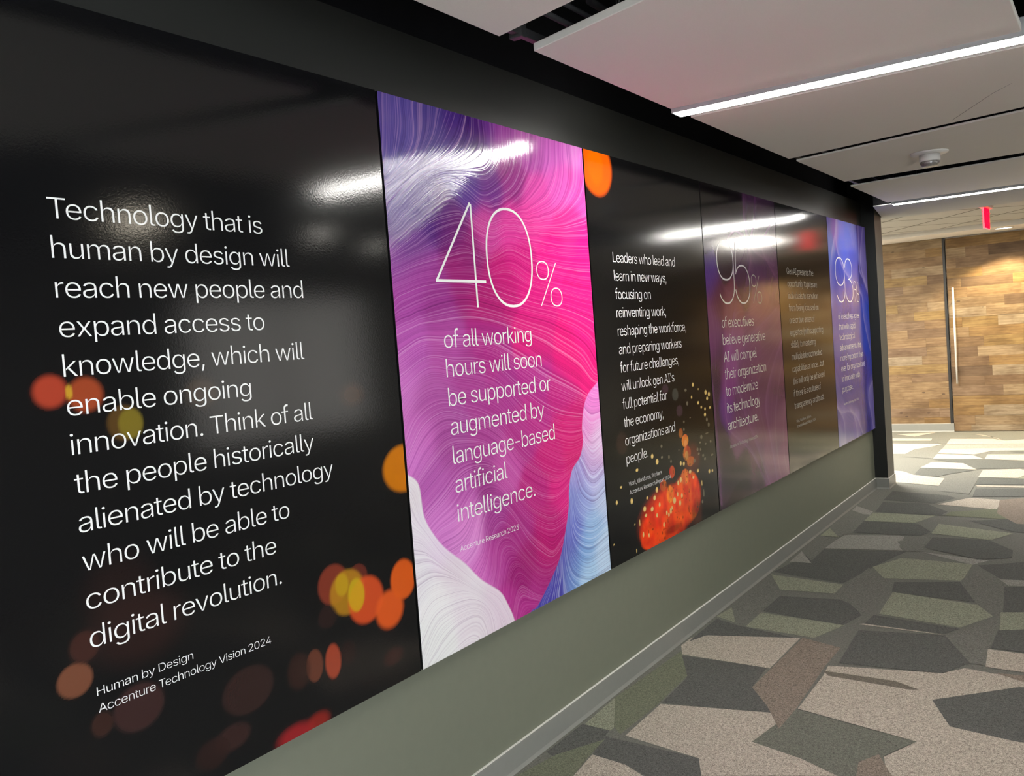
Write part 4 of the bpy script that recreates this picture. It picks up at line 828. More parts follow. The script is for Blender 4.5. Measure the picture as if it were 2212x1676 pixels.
# ------------------------------------------------------------------ wall panels
ART = json.loads('''{"M":[[1,[[0.107,2.393],[0.099,2.293],[0.057,2.177],[0.009,2.13]]],[2,[[0.276,2.394],[0.246,2.299],[0.166,2.201],[0.01,2.105]]],[3,[[0.451,2.393],[0.401,2.3],[0.28,2.216],[0.142,2.145],[0.007,2.048]]],[4,[[0.54,2.39],
[0.532,2.289],[0.429,2.223],[0.303,2.185],[0.182,2.128],[0.003,1.996]]],[5,[[0.698,2.392],[0.68,2.254],[0.562,2.168],[0.424,2.177],[0.291,2.162],[0.188,2.107],[0.002,1.981]]],[6,[[0.87,2.393],[0.839,2.248],[0.72,2.135],
[0.551,2.084],[0.418,2.13],[0.316,2.142],[0.203,2.087],[0.008,1.96]]],[7,[[1.057,2.394],[1.027,2.271],[0.897,2.145],[0.712,2.073],[0.567,2.043],[0.451,2.087],[0.34,2.117],[0.225,2.056],[0.005,1.934]]],[8,[[1.212,2.396],
[1.194,2.221],[1.056,2.106],[0.824,2.049],[0.652,2.043],[0.554,2.021],[0.446,2.052],[0.337,2.088],[0.195,2.021],[0.01,1.914]]],[9,[[1.295,2.126],[1.117,2.064],[0.882,2.034],[0.672,2.026],[0.583,2.002],[0.492,2.02],[0.389,
2.053],[0.256,2.026],[0.119,1.957],[0.011,1.893]]],[10,[[1.294,2.019],[1.136,2.003],[0.878,2.005],[0.68,1.999],[0.6,1.973],[0.517,1.974],[0.402,2.008],[0.278,1.983],[0.14,1.92],[0.013,1.873]]],[11,[[1.297,1.941],[1.126,
1.934],[0.869,1.943],[0.698,1.966],[0.63,1.953],[0.572,1.923],[0.481,1.937],[0.377,1.961],[0.262,1.926],[0.127,1.888],[0.01,1.847]]],[12.5,[[1.305,1.841],[1.115,1.851],[0.861,1.878],[0.702,1.917],[0.612,1.901],[0.525,
1.88],[0.426,1.894],[0.31,1.878],[0.148,1.851],[0.013,1.811]]],[14,[[1.314,1.698],[1.098,1.735],[0.845,1.761],[0.642,1.798],[0.496,1.814],[0.378,1.823],[0.276,1.821],[0.143,1.808],[0.016,1.769]]],[16,[[1.286,1.45],[1.182,
1.541],[0.951,1.625],[0.715,1.675],[0.504,1.715],[0.366,1.727],[0.217,1.712],[0.011,1.661]]],[18,[[1.229,1.361],[1.123,1.419],[0.933,1.499],[0.704,1.588],[0.514,1.637],[0.356,1.647],[0.235,1.645],[0.122,1.643],[0.012,
1.609]]],[20,[[1.169,1.296],[1.041,1.329],[0.856,1.392],[0.688,1.469],[0.534,1.546],[0.404,1.57],[0.291,1.575],[0.14,1.582],[0.011,1.536]]],[23,[[1.132,1.209],[0.999,1.218],[0.839,1.27],[0.674,1.364],[0.543,1.455],[0.414,
1.494],[0.3,1.507],[0.151,1.527],[0.011,1.468]]],[26,[[1.108,1.121],[0.985,1.118],[0.826,1.173],[0.661,1.271],[0.552,1.363],[0.424,1.416],[0.311,1.443],[0.187,1.47],[0.09,1.451],[0.01,1.394]]],[29,[[1.06,1.072],[0.936,
1.051],[0.78,1.108],[0.641,1.204],[0.543,1.291],[0.435,1.345],[0.34,1.372],[0.205,1.402],[0.08,1.366],[0.01,1.294]]],[32,[[1.019,1.03],[0.903,1.002],[0.771,1.045],[0.641,1.123],[0.553,1.21],[0.446,1.272],[0.341,1.302],
[0.213,1.323],[0.093,1.267],[0.018,1.192]]],[35,[[0.992,0.98],[0.882,0.946],[0.762,0.975],[0.654,1.045],[0.564,1.129],[0.458,1.205],[0.361,1.236],[0.239,1.241],[0.135,1.19],[0.052,1.139]]],[38,[[0.978,0.915],[0.861,
0.884],[0.754,0.918],[0.657,0.982],[0.577,1.059],[0.47,1.143],[0.372,1.167],[0.275,1.157],[0.176,1.1],[0.083,1.052]]],[41,[[0.946,0.839],[0.841,0.828],[0.736,0.87],[0.649,0.926],[0.58,0.996],[0.492,1.07],[0.402,1.089],
[0.328,1.049],[0.253,0.989],[0.142,0.968]]],[44,[[0.916,0.747],[0.826,0.718],[0.73,0.761],[0.651,0.83],[0.586,0.912],[0.512,0.973],[0.451,0.975],[0.403,0.93],[0.376,0.857],[0.321,0.812]]],[47,[[0.865,0.692],[0.78,0.68],
[0.704,0.716],[0.617,0.795],[0.56,0.855],[0.504,0.875],[0.46,0.847],[0.443,0.781],[0.419,0.732]]],[50,[[0.805,0.635],[0.735,0.649],[0.662,0.7],[0.594,0.759],[0.547,0.76],[0.514,0.717],[0.498,0.66],[0.487,0.643]]],[53,
[[0.727,0.591],[0.661,0.62],[0.598,0.653],[0.558,0.628],[0.537,0.577]]]],"W":[[0,[[0.006,1.188],[0.055,1.144],[0.07,1.042],[0.118,0.968],[0.177,0.909],[0.268,0.839],[0.355,0.759],[0.457,0.687],[0.502,0.623],[0.531,
0.568]]],[2,[[0.001,1.016],[0.062,0.976],[0.131,0.896],[0.241,0.808],[0.343,0.728],[0.428,0.669],[0.488,0.586]]],[3,[[0.002,0.94],[0.075,0.914],[0.162,0.851],[0.253,0.785],[0.357,0.709],[0.426,0.65],[0.469,0.577]]],[4,
[[0.011,0.845],[0.089,0.851],[0.195,0.81],[0.282,0.759],[0.372,0.695],[0.432,0.628],[0.451,0.574]]],[5,[[0.003,0.726],[0.073,0.778],[0.19,0.774],[0.295,0.736],[0.378,0.678],[0.429,0.609],[0.433,0.575]]],[6,[[0.004,0.649],
[0.094,0.722],[0.223,0.727],[0.323,0.699],[0.383,0.652],[0.41,0.594],[0.412,0.574]]],[7,[[0.006,0.581],[0.103,0.673],[0.241,0.688],[0.319,0.671],[0.371,0.626],[0.382,0.578]]],[8,[[0.039,0.565],[0.172,0.633],[0.275,0.645],
[0.33,0.628],[0.357,0.581]]],[9,[[0.111,0.564],[0.221,0.594],[0.285,0.598],[0.323,0.576]]]],"B":[[0,[[1.159,1.276],[1.212,1.242],[1.294,1.247]]],[1,[[1.139,1.208],[1.199,1.151],[1.29,1.168]]],[2,[[1.139,1.138],[1.203,
1.079],[1.296,1.102]]],[3,[[1.116,1.078],[1.192,1.002],[1.301,1.029]]],[4,[[1.055,1.038],[1.097,0.941],[1.191,0.896],[1.301,0.926]]],[5,[[1.012,1.004],[1.044,0.867],[1.163,0.801],[1.303,0.831]]],[6,[[0.99,0.94],[1.005,
0.786],[1.135,0.708],[1.303,0.728]]],[7,[[0.973,0.875],[0.976,0.723],[1.094,0.626],[1.306,0.639]]],[8,[[0.936,0.771],[0.941,0.69],[0.986,0.611],[1.119,0.558],[1.295,0.561]]],[9,[[0.9,0.711],[0.902,0.644],[0.924,0.564]]],
[10,[[0.851,0.668],[0.807,0.58]]],[11,[[0.802,0.62],[0.745,0.578]]]],"wb":[[0.006,1.19],[0.055,1.148],[0.069,1.044],[0.113,0.972],[0.171,0.912],[0.262,0.844],[0.349,0.764],[0.457,0.691],[0.502,0.627],[0.533,0.565]],
"bb":[[1.295,1.388],[1.204,1.342],[1.158,1.29],[1.131,1.209],[1.13,1.146],[1.097,1.088],[1.025,1.043],[0.99,0.974],[0.975,0.895],[0.925,0.783],[0.86,0.691],[0.704,0.576],[0.643,0.561]],"MC":[[0.02,2.383,85,70,140],[0.126,
2.35,90,75,150],[0.032,2.231,75,60,140],[0.252,2.344,80,65,135],[0.408,2.352,75,45,125],[0.507,2.368,65,30,105],[0.59,2.381,110,50,140],[0.693,2.354,165,70,160],[0.864,2.347,185,85,170],[1.051,2.354,205,100,190],[1.228,
2.364,215,120,200],[1.237,2.226,225,80,170],[1.097,2.211,220,90,180],[0.894,2.126,220,80,170],[0.729,2.205,150,50,130],[0.58,2.146,110,45,130],[0.457,2.134,90,55,140],[0.369,2.193,85,60,140],[0.179,2.106,90,65,140],[0.09,
2.055,85,60,140],[0.171,2.035,80,45,120],[0.276,2.044,85,40,115],[0.04,1.973,85,55,130],[0.115,1.925,120,70,140],[0.028,1.868,140,70,150],[0.343,1.993,110,40,110],[0.429,1.911,140,40,110],[0.369,1.823,150,35,110],[0.541,
2.006,200,70,150],[0.704,2.016,215,60,150],[0.885,2.06,230,60,150],[1.142,2.045,240,50,140],[1.24,1.946,245,30,135],[0.994,1.935,235,35,135],[0.745,1.893,205,35,125],[0.624,1.828,190,30,115],[0.51,1.766,170,30,110],
[0.846,1.768,215,30,125],[1.172,1.769,245,30,130],[0.144,1.818,160,65,150],[0.055,1.764,165,70,155],[0.224,1.765,150,55,135],[1.219,1.596,240,30,130],[1.271,1.451,235,25,125],[1.065,1.498,225,25,120],[0.82,1.577,210,30,
120],[0.802,1.448,175,45,135],[0.98,1.368,190,35,125],[1.027,1.228,205,25,115],[0.781,1.289,180,40,130],[1.053,1.122,205,20,110],[0.88,1.113,195,25,115],[0.657,1.24,170,45,130],[0.925,0.972,215,25,125],[0.742,1.004,180,
30,120],[0.564,1.374,165,50,135],[0.484,1.56,170,45,130],[0.373,1.479,165,60,140],[0.244,1.572,175,75,155],[0.073,1.58,180,85,170],[0.02,1.478,195,105,185],[0.137,1.414,170,80,155],[0.217,1.351,165,75,150],[0.082,1.312,
190,95,175],[0.034,1.264,200,110,190],[0.247,1.234,160,70,145],[0.442,1.237,165,60,140],[0.146,1.139,175,85,165],[0.275,1.088,180,85,165],[0.426,1.12,150,55,130],[0.533,1.134,190,80,160],[0.175,1.022,205,120,195],[0.307,
0.966,215,130,200],[0.458,0.965,160,60,140],[0.612,0.903,170,45,130],[0.822,0.872,185,25,115],[0.281,0.875,215,135,205],[0.35,0.785,210,110,190],[0.438,0.812,175,60,145],[0.534,0.861,160,40,125],[0.66,0.758,165,25,110],
[0.792,0.77,185,20,110],[0.607,0.719,150,25,110],[0.746,0.656,165,30,115],[0.528,0.611,180,50,140],[0.688,0.602,175,45,135]],"WC":[[0.02,1.137,220,210,215],[0.071,0.992,225,215,225],[0.135,0.932,225,205,225],[0.021,0.869,
225,220,225],[0.196,0.824,220,205,215],[0.113,0.753,235,232,232],[0.263,0.735,228,218,225],[0.416,0.643,225,205,220],[0.062,0.631,228,228,226],[0.329,0.619,225,215,222]],"BC":[[1.236,1.311,235,130,210],[1.192,1.209,225,
140,205],[1.255,1.129,225,190,225],[1.201,1.065,200,160,210],[1.079,1.014,160,150,210],[1.2,0.958,185,180,225],[1.263,0.875,185,200,230],[1.12,0.902,150,165,220],[1.024,0.92,120,130,200],[1.175,0.784,150,185,225],[1.005,
0.786,110,120,200],[1.262,0.657,185,210,235],[1.09,0.697,130,170,220],[0.952,0.695,90,80,170],[0.884,0.678,85,70,165],[0.959,0.657,120,160,215],[1.123,0.587,170,205,235],[0.846,0.63,75,70,165],[1.25,0.603,190,215,240]],
"b1":[[0.187,1.55,0.037,0.034,190,75,50,0.9,0.35],[0.265,1.537,0.04,0.037,175,80,45,0.9,0.3],[0.228,1.546,0.008,0.015,215,180,50,0.8,0.4],[0.351,1.465,0.042,0.04,100,75,35,0.8,0.2],[0.367,1.462,0.031,0.034,135,125,40,0.8,
0.2],[0.565,1.515,0.045,0.035,75,62,48,0.6,0.6],[1.089,1.464,0.048,0.033,70,50,38,0.6,0.6],[1.292,1.214,0.096,0.073,215,130,10,1,0.12],[0.34,0.998,0.112,0.077,52,32,30,0.6,0.7],[0.302,1.083,0.084,0.084,45,30,28,0.5,0.8],
[0.95,0.932,0.059,0.057,150,65,45,0.75,0.12],[1.05,0.931,0.039,0.035,120,52,40,0.7,0.12],[1.003,0.896,0.07,0.065,190,140,30,0.8,0.1],[1.077,0.853,0.074,0.069,230,90,40,0.85,0.12],[1.038,0.878,0.034,0.049,205,185,25,0.75,
0.1],[0.983,0.923,0.026,0.032,200,175,25,0.6,0.2],[1.175,0.796,0.061,0.057,235,100,35,0.95,0.25],[1.246,0.871,0.057,0.061,228,100,28,1,0.12],[0.918,0.848,0.036,0.032,50,32,30,0.7,0.2],[0.179,0.928,0.04,0.036,125,80,58,
0.9,0.12],[0.207,0.993,0.034,0.034,70,42,36,0.8,0.3],[0.321,0.816,0.064,0.053,66,44,42,0.8,0.15],[0.23,0.812,0.026,0.027,62,40,34,0.8,0.3],[0.855,0.729,0.031,0.045,110,62,45,0.85,0.1],[0.925,0.718,0.03,0.049,175,75,48,
0.85,0.15],[0.798,0.733,0.04,0.048,58,36,30,0.7,0.3],[0.626,0.744,0.081,0.059,56,38,35,0.8,0.12],[0.567,0.644,0.054,0.032,62,40,37,0.7,0.25],[0.85,0.571,0.041,0.025,165,45,35,0.7,0.8],[0.766,0.567,0.059,0.028,175,40,45,
0.75,0.8],[0.503,0.628,0.048,0.036,48,30,27,0.7,0.3],[1.175,0.649,0.042,0.025,62,32,28,0.7,0.5],[0.986,0.723,0.03,0.032,48,28,26,0.6,0.4]],"b3":[[0.117,2.327,0.139,0.126,250,95,8,1,0.25],[0.107,2.332,0.072,0.086,252,105,
0,0.8,0.5],[0.684,1.297,0.037,0.024,70,50,60,0.8,0.4],[0.841,1.172,0.039,0.028,70,50,60,0.8,0.4],[0.8,1.259,0.038,0.031,70,72,66,0.8,0.3],[0.184,1.093,0.056,0.05,52,36,32,0.8,0.3],[0.608,0.671,0.288,0.139,225,62,25,0.8,
0.5],[0.864,0.717,0.179,0.127,232,72,30,0.9,0.35],[0.459,0.641,0.154,0.082,230,64,24,0.9,0.3],[0.411,0.604,0.102,0.046,228,60,22,0.9,0.25],[0.93,0.718,0.107,0.122,235,75,32,0.9,0.2],[0.676,0.721,0.214,0.091,230,68,28,
0.85,0.3],[0.671,0.596,0.09,0.018,110,42,24,0.6,0.8],[0.98,0.616,0.067,0.071,90,40,28,0.7,0.7],[0.887,1.012,0.043,0.033,205,115,60,0.95,0.12],[0.89,0.999,0.022,0.016,235,150,80,0.9,0.3],[0.901,0.945,0.051,0.038,215,110,
60,0.9,0.2],[0.896,0.936,0.022,0.022,240,170,80,0.9,0.3],[0.942,0.897,0.049,0.025,230,110,60,0.9,0.2],[0.838,1.057,0.028,0.025,150,90,55,0.8,0.4],[0.961,0.91,0.1,0.077,120,45,30,0.5,0.7],[0.701,0.879,0.033,0.031,190,60,
45,0.9,0.15],[0.588,0.83,0.038,0.029,185,75,40,0.9,0.12],[0.857,0.829,0.051,0.04,220,95,60,0.9,0.2],[0.661,0.773,0.042,0.043,235,110,45,0.9,0.2],[0.485,0.989,0.013,0.011,238,205,125,0.95,0.3],[0.536,0.955,0.015,0.013,238,
205,125,0.95,0.3],[0.366,0.756,0.015,0.012,238,205,125,0.95,0.3],[0.708,0.733,0.018,0.016,238,205,125,0.95,0.3],[0.512,0.822,0.013,0.013,238,205,125,0.95,0.3],[0.925,0.844,0.016,0.009,238,205,125,0.95,0.3],[0.8,0.822,
0.013,0.013,238,205,125,0.95,0.3],[0.774,0.708,0.012,0.014,238,205,125,0.95,0.3],[0.656,0.69,0.011,0.015,238,205,125,0.95,0.3],[0.631,0.676,0.009,0.01,238,205,125,0.95,0.3],[0.446,0.74,0.015,0.011,238,205,125,0.95,0.3],
[0.496,0.7,0.009,0.01,238,205,125,0.95,0.3],[0.566,0.64,0.008,0.013,238,205,125,0.95,0.3],[0.335,0.641,0.008,0.012,238,205,125,0.95,0.3],[0.394,0.625,0.006,0.01,238,205,125,0.95,0.3],[0.532,0.745,0.009,0.011,238,205,125,
0.95,0.3],[0.481,0.788,0.014,0.011,238,205,125,0.95,0.3],[1.035,1.291,0.013,0.01,238,205,125,0.95,0.3],[1.008,1.227,0.008,0.008,238,205,125,0.95,0.3],[1.205,1.236,0.016,0.012,238,205,125,0.95,0.3],[1.25,1.222,0.014,0.012,
238,205,125,0.95,0.3],[1.221,1.201,0.013,0.009,238,205,125,0.95,0.3],[1.092,1.189,0.012,0.008,238,205,125,0.95,0.3],[1.131,1.162,0.011,0.007,238,205,125,0.95,0.3],[1.181,1.147,0.01,0.008,238,205,125,0.95,0.3],[1.254,
1.148,0.013,0.007,238,205,125,0.95,0.3],[1.176,1.117,0.014,0.009,238,205,125,0.95,0.3],[1.104,1.262,0.007,0.004,238,205,125,0.95,0.3],[0.401,0.803,0.009,0.007,238,205,125,0.95,0.3],[0.238,0.818,0.012,0.013,238,205,125,
0.95,0.3],[0.092,0.838,0.009,0.009,238,205,125,0.95,0.3],[0.313,0.949,0.013,0.007,238,205,125,0.95,0.3],[0.143,0.899,0.01,0.005,238,205,125,0.95,0.3],[0.375,0.724,0.013,0.007,238,205,125,0.95,0.3],[0.305,0.703,0.005,
0.015,238,205,125,0.95,0.3],[0.254,0.583,0.003,0.01,238,205,125,0.95,0.3],[0.038,0.66,0.005,0.004,238,205,125,0.95,0.3],[0.253,0.706,0.005,0.003,238,205,125,0.95,0.3],[0.767,0.812,0.01,0.012,238,205,125,0.95,0.3],[0.803,
0.741,0.01,0.012,238,205,125,0.95,0.3],[0.751,0.757,0.008,0.011,238,205,125,0.95,0.3],[0.852,0.897,0.012,0.01,238,205,125,0.95,0.3],[0.814,0.905,0.011,0.011,238,205,125,0.95,0.3],[1.03,0.833,0.013,0.009,238,205,125,0.95,
0.3],[0.964,0.808,0.011,0.007,238,205,125,0.95,0.3],[1.073,0.759,0.006,0.015,238,205,125,0.95,0.3],[1.187,0.805,0.013,0.011,238,205,125,0.95,0.3],[1.232,0.801,0.011,0.008,238,205,125,0.95,0.3],[0.608,0.69,0.009,0.011,238,
205,125,0.95,0.3],[0.673,0.702,0.007,0.01,238,205,125,0.95,0.3],[0.597,1.022,0.011,0.008,120,112,92,0.75,0.4],[0.593,0.968,0.011,0.007,120,112,92,0.75,0.4],[0.676,0.958,0.011,0.01,120,112,92,0.75,0.4],[0.697,0.933,0.01,
0.008,120,112,92,0.75,0.4],[0.992,0.892,0.016,0.011,120,112,92,0.75,0.4],[1.043,0.945,0.013,0.009,120,112,92,0.75,0.4],[1.085,0.939,0.011,0.008,120,112,92,0.75,0.4],[1.056,0.92,0.013,0.007,120,112,92,0.75,0.4],[1.114,
0.903,0.014,0.008,120,112,92,0.75,0.4],[1.137,0.881,0.014,0.008,120,112,92,0.75,0.4],[1.241,0.888,0.02,0.007,120,112,92,0.75,0.4],[0.887,1.11,0.01,0.007,120,112,92,0.75,0.4],[0.881,1.071,0.01,0.009,120,112,92,0.75,0.4],
[0.945,1.2,0.013,0.011,120,112,92,0.75,0.4],[0.934,1.27,0.015,0.008,120,112,92,0.75,0.4],[0.971,1.122,0.009,0.003,120,112,92,0.75,0.4],[1.198,1.087,0.014,0.011,120,112,92,0.75,0.4],[1.22,1.057,0.015,0.012,120,112,92,0.75,
0.4],[1.105,1.003,0.016,0.012,120,112,92,0.75,0.4],[1.159,0.959,0.014,0.005,120,112,92,0.75,0.4],[1.232,0.963,0.011,0.008,120,112,92,0.75,0.4],[1.186,1.014,0.023,0.005,120,112,92,0.75,0.4],[1.083,0.976,0.01,0.005,120,112,
92,0.75,0.4],[0.801,0.975,0.007,0.003,120,112,92,0.75,0.4],[1.065,0.66,0.011,0.01,120,112,92,0.75,0.4],[1.09,0.703,0.01,0.022,120,112,92,0.75,0.4]],"C4":[[0.016,2.365,2,3,4],[0.381,2.374,4,4,6],[0.572,2.333,6,6,8],[0.787,
2.352,75,45,85],[1.09,2.347,70,45,78],[0.807,2.262,60,45,70],[1.198,2.278,60,40,70],[0.046,1.941,75,55,140],[0.06,1.848,85,55,130],[0.019,2.039,20,18,22],[0.315,1.996,40,30,45],[0.56,1.975,70,40,85],[0.825,1.954,85,55,
100],[1.119,1.962,85,55,100],[0.621,1.827,70,40,75],[0.892,1.799,95,55,105],[1.156,1.833,90,55,95],[0.146,1.737,90,45,70],[0.428,1.707,110,60,80],[0.965,1.672,120,75,105],[0.038,1.627,105,60,105],[0.015,1.663,95,55,95],
[0.067,1.52,95,50,100],[0.392,1.658,120,75,95],[0.843,1.652,125,80,110],[1.13,1.564,115,75,105],[0.429,1.507,130,80,125],[0.696,1.497,110,65,105],[1.055,1.442,105,65,100],[0.141,1.388,75,45,75],[0.301,1.379,135,75,140],
[0.555,1.348,105,60,105],[1.032,1.319,110,70,105],[0.044,1.273,35,30,38],[0.249,1.257,120,55,125],[0.535,1.234,95,50,95],[1.009,1.197,90,50,90],[-0.005,1.1,38,38,42],[0.204,1.114,95,50,130],[0.4,1.094,90,48,95],[0.979,
1.035,100,55,100],[0.066,0.948,40,38,42],[0.374,0.946,110,75,105],[0.707,0.904,105,65,100],[1.076,0.858,115,75,110],[0.139,0.793,30,28,34],[0.632,0.756,95,60,85],[0.918,0.713,120,70,110],[1.176,0.675,130,75,115],[0.213,
0.634,26,24,28],[0.704,0.626,60,42,58],[0.896,0.594,120,70,110],[1.161,0.592,125,72,112],[0.441,0.708,35,30,38]],"L4":[[0,[[0.694,2.387],[0.679,2.252],[0.724,2.103],[0.757,1.982],[0.662,1.858]]],[1.5,[[0.903,2.382],
[0.858,2.235],[0.779,2.106],[0.841,2.041],[1.027,2.004],[1.201,1.965]]],[3,[[0.379,2.085],[0.505,2.145],[0.622,2.128],[0.7,2.072]]],[4,[[1.236,2.262],[1.054,2.153],[0.997,2.054],[1.21,1.9]]],[2,[[0.413,1.658],[0.345,
1.51],[0.238,1.368],[0.193,1.225],[0.178,1.08],[0.251,0.969],[0.551,0.822],[0.774,0.614],[0.827,0.565]]],[4,[[1.205,1.68],[0.984,1.609],[0.702,1.528],[0.503,1.428],[0.39,1.283],[0.501,1.045],[0.653,0.871],[0.867,0.574]]],
[6,[[1.302,1.474],[1.083,1.316],[0.887,1.085],[0.941,0.833],[1.022,0.573]]],[0,[[-0.013,1.383],[0.014,1.098],[0.023,0.811],[0.025,0.595]]]],"C6":[[0.063,2.371,130,110,180],[0.214,2.325,150,95,170],[0.057,2.217,120,140,
200],[-0.026,2.075,120,145,210],[0.077,1.938,80,95,185],[-0.033,1.797,80,90,175],[0.473,2.35,115,110,190],[0.605,2.284,95,110,190],[0.432,2.165,85,105,195],[0.9,2.225,115,120,195],[1.073,2.272,85,60,145],[1.193,2.358,110,
90,165],[1.172,2.12,130,115,175],[0.81,2.106,90,100,190],[0.306,1.979,70,85,175],[0.218,1.834,62,70,160],[0.621,1.95,95,110,190],[0.565,1.838,70,70,160],[0.842,1.97,120,110,180],[0.844,1.84,110,95,140],[1.062,1.936,50,45,
130],[1.228,1.924,120,100,160],[1.131,1.804,70,75,170],[1.162,1.645,60,85,185],[1.209,1.406,75,90,190],[0.473,1.689,85,75,145],[0.164,1.585,80,75,150],[0.847,1.572,105,95,155],[-0.002,1.448,85,80,150],[0.564,1.428,110,
100,160],[0.157,1.415,95,85,155],[0.677,1.395,112,100,155],[1.032,1.492,60,80,175],[1.197,1.375,60,80,185],[1.241,1.148,75,85,180],[0.791,1.247,112,98,158],[0.351,1.202,85,78,145],[1.001,1.089,90,75,150],[1.155,1.063,100,
85,160],[0.321,1.067,90,80,145],[0.726,0.965,92,82,145],[1.253,0.92,150,135,185],[1.162,0.816,140,125,185],[0.995,0.795,90,80,145],[0.419,0.886,85,75,142],[0.036,0.856,110,100,155],[0.142,0.744,135,120,175],[0.388,0.751,
125,112,165],[0.043,0.656,165,155,190],[0.358,0.616,150,140,180],[0.617,0.619,140,125,180],[0.861,0.626,85,75,145],[1.063,0.676,88,78,145],[1.28,0.614,140,125,185],[0.08,0.584,205,198,210]],"L6":[[0,[[0.283,2.387],[0.228,
2.262],[0.08,2.079],[0.008,1.867],[0.005,1.727]]],[1,[[0.311,2.389],[0.255,2.192],[0.4,2.018],[0.643,1.913],[0.758,1.877]]],[3,[[1.036,2.395],[1.022,2.192],[1.01,1.998],[1.125,1.922],[1.269,1.804]]],[4,[[1.197,2.374],
[1.07,2.116],[1.104,1.976],[1.273,1.821]]],[5,[[0.965,1.803],[1.053,1.756],[1.076,1.568],[1.25,1.284]]],[2,[[0.004,0.886],[0.133,0.826],[0.346,0.811],[0.506,0.773],[0.596,0.657],[0.604,0.564]]],[3,[[0.002,0.88],[0.175,
0.774],[0.205,0.669],[0.183,0.57]]],[6,[[1.343,1.012],[1.161,0.951],[1.091,0.86],[1.144,0.742],[1.231,0.551]]],[1,[[0.429,0.809],[0.641,0.723],[0.789,0.583]]]]}''')
rng = np.random.default_rng(3)


def tps_fit(pts, val, lam=1e-3):
    P = np.asarray(pts, float); n = len(P)
    d2 = ((P[:, None] - P[None]) ** 2).sum(-1)
    K = 0.5 * d2 * np.log(d2 + 1e-12) + lam * np.eye(n)
    A = np.zeros((n + 3, n + 3))
    A[:n, :n] = K; A[:n, n] = 1; A[:n, n + 1:] = P; A[n, :n] = 1; A[n + 1:, :n] = P.T
    s = np.linalg.solve(A, np.concatenate([np.asarray(val, float), np.zeros(3)]))
    def ev(Q):
        out = np.zeros(len(Q))
        for i in range(0, len(Q), 4000):
            q = Q[i:i + 4000]
            e2 = ((q[:, None] - P[None]) ** 2).sum(-1)
            out[i:i + 4000] = (0.5 * e2 * np.log(e2 + 1e-12)) @ s[:n] + s[n] + q @ s[n + 1:]
        return out
    return ev


def shepard(pts, cols, Q, sig=0.05):
    P = np.asarray(pts, float); Cc = np.asarray(cols, float)
    out = np.zeros((len(Q), 3))
    for i in range(0, len(Q), 4000):
        q = Q[i:i + 4000]
        d2 = ((q[:, None] - P[None]) ** 2).sum(-1)
        w_ = np.exp(-(d2 - d2.min(1, keepdims=True)) / (2 * sig * sig))
        out[i:i + 4000] = (w_ @ Cc) / w_.sum(1, keepdims=True)
    return out


def densify(line, step=0.03):
    out = []
    for a, b in zip(line[:-1], line[1:]):
        n = max(1, int(math.hypot(b[0] - a[0], b[1] - a[1]) / step))
        for i in range(n):
            t = i / n
            out.append((a[0] + (b[0] - a[0]) * t, a[1] + (b[1] - a[1]) * t))
    out.append(tuple(line[-1]))
    return out


def smooth_line(line, n=6):
    """Catmull-Rom through the traced points"""
    p = [np.array(q, float) for q in line]
    p = [2 * p[0] - p[1]] + p + [2 * p[-1] - p[-2]]
    out = []
    for i in range(1, len(p) - 2):
        for k in range(n):
            t = k / n
            a, b, c, d = p[i - 1], p[i], p[i + 1], p[i + 2]
            out.append(0.5 * (2 * b + (c - a) * t + (2 * a - 5 * b + 4 * c - d) * t * t + (3 * b - a - 3 * c + d) * t ** 3))
    out.append(p[-2])
    return [tuple(q) for q in out]


def signed_dist(curve, Q, side_ref):
    """distance to an open curve; positive on the side of side_ref"""
    Cv = np.array(curve)
    A = Cv[:-1]; D = Cv[1:] - A
    L2 = (D ** 2).sum(1) + 1e-12
    out = np.zeros(len(Q)); sg = np.zeros(len(Q))
    def calc(q):
        w_ = q[:, None] - A[None]
        t = np.clip((w_ * D[None]).sum(-1) / L2[None], 0, 1)
        v = w_ - t[..., None] * D[None]
        d = np.sqrt((v ** 2).sum(-1))
        k = d.argmin(1); i = np.arange(len(q))
        # use end-extended side test on the nearest segment
        cr = D[k, 0] * w_[i, k, 1] - D[k, 1] * w_[i, k, 0]
        return d[i, k], np.sign(cr)
    for i in range(0, len(Q), 4000):
        out[i:i + 4000], sg[i:i + 4000] = calc(Q[i:i + 4000])
    _, s0 = calc(np.array([side_ref], float))
    return out * sg * s0[0]


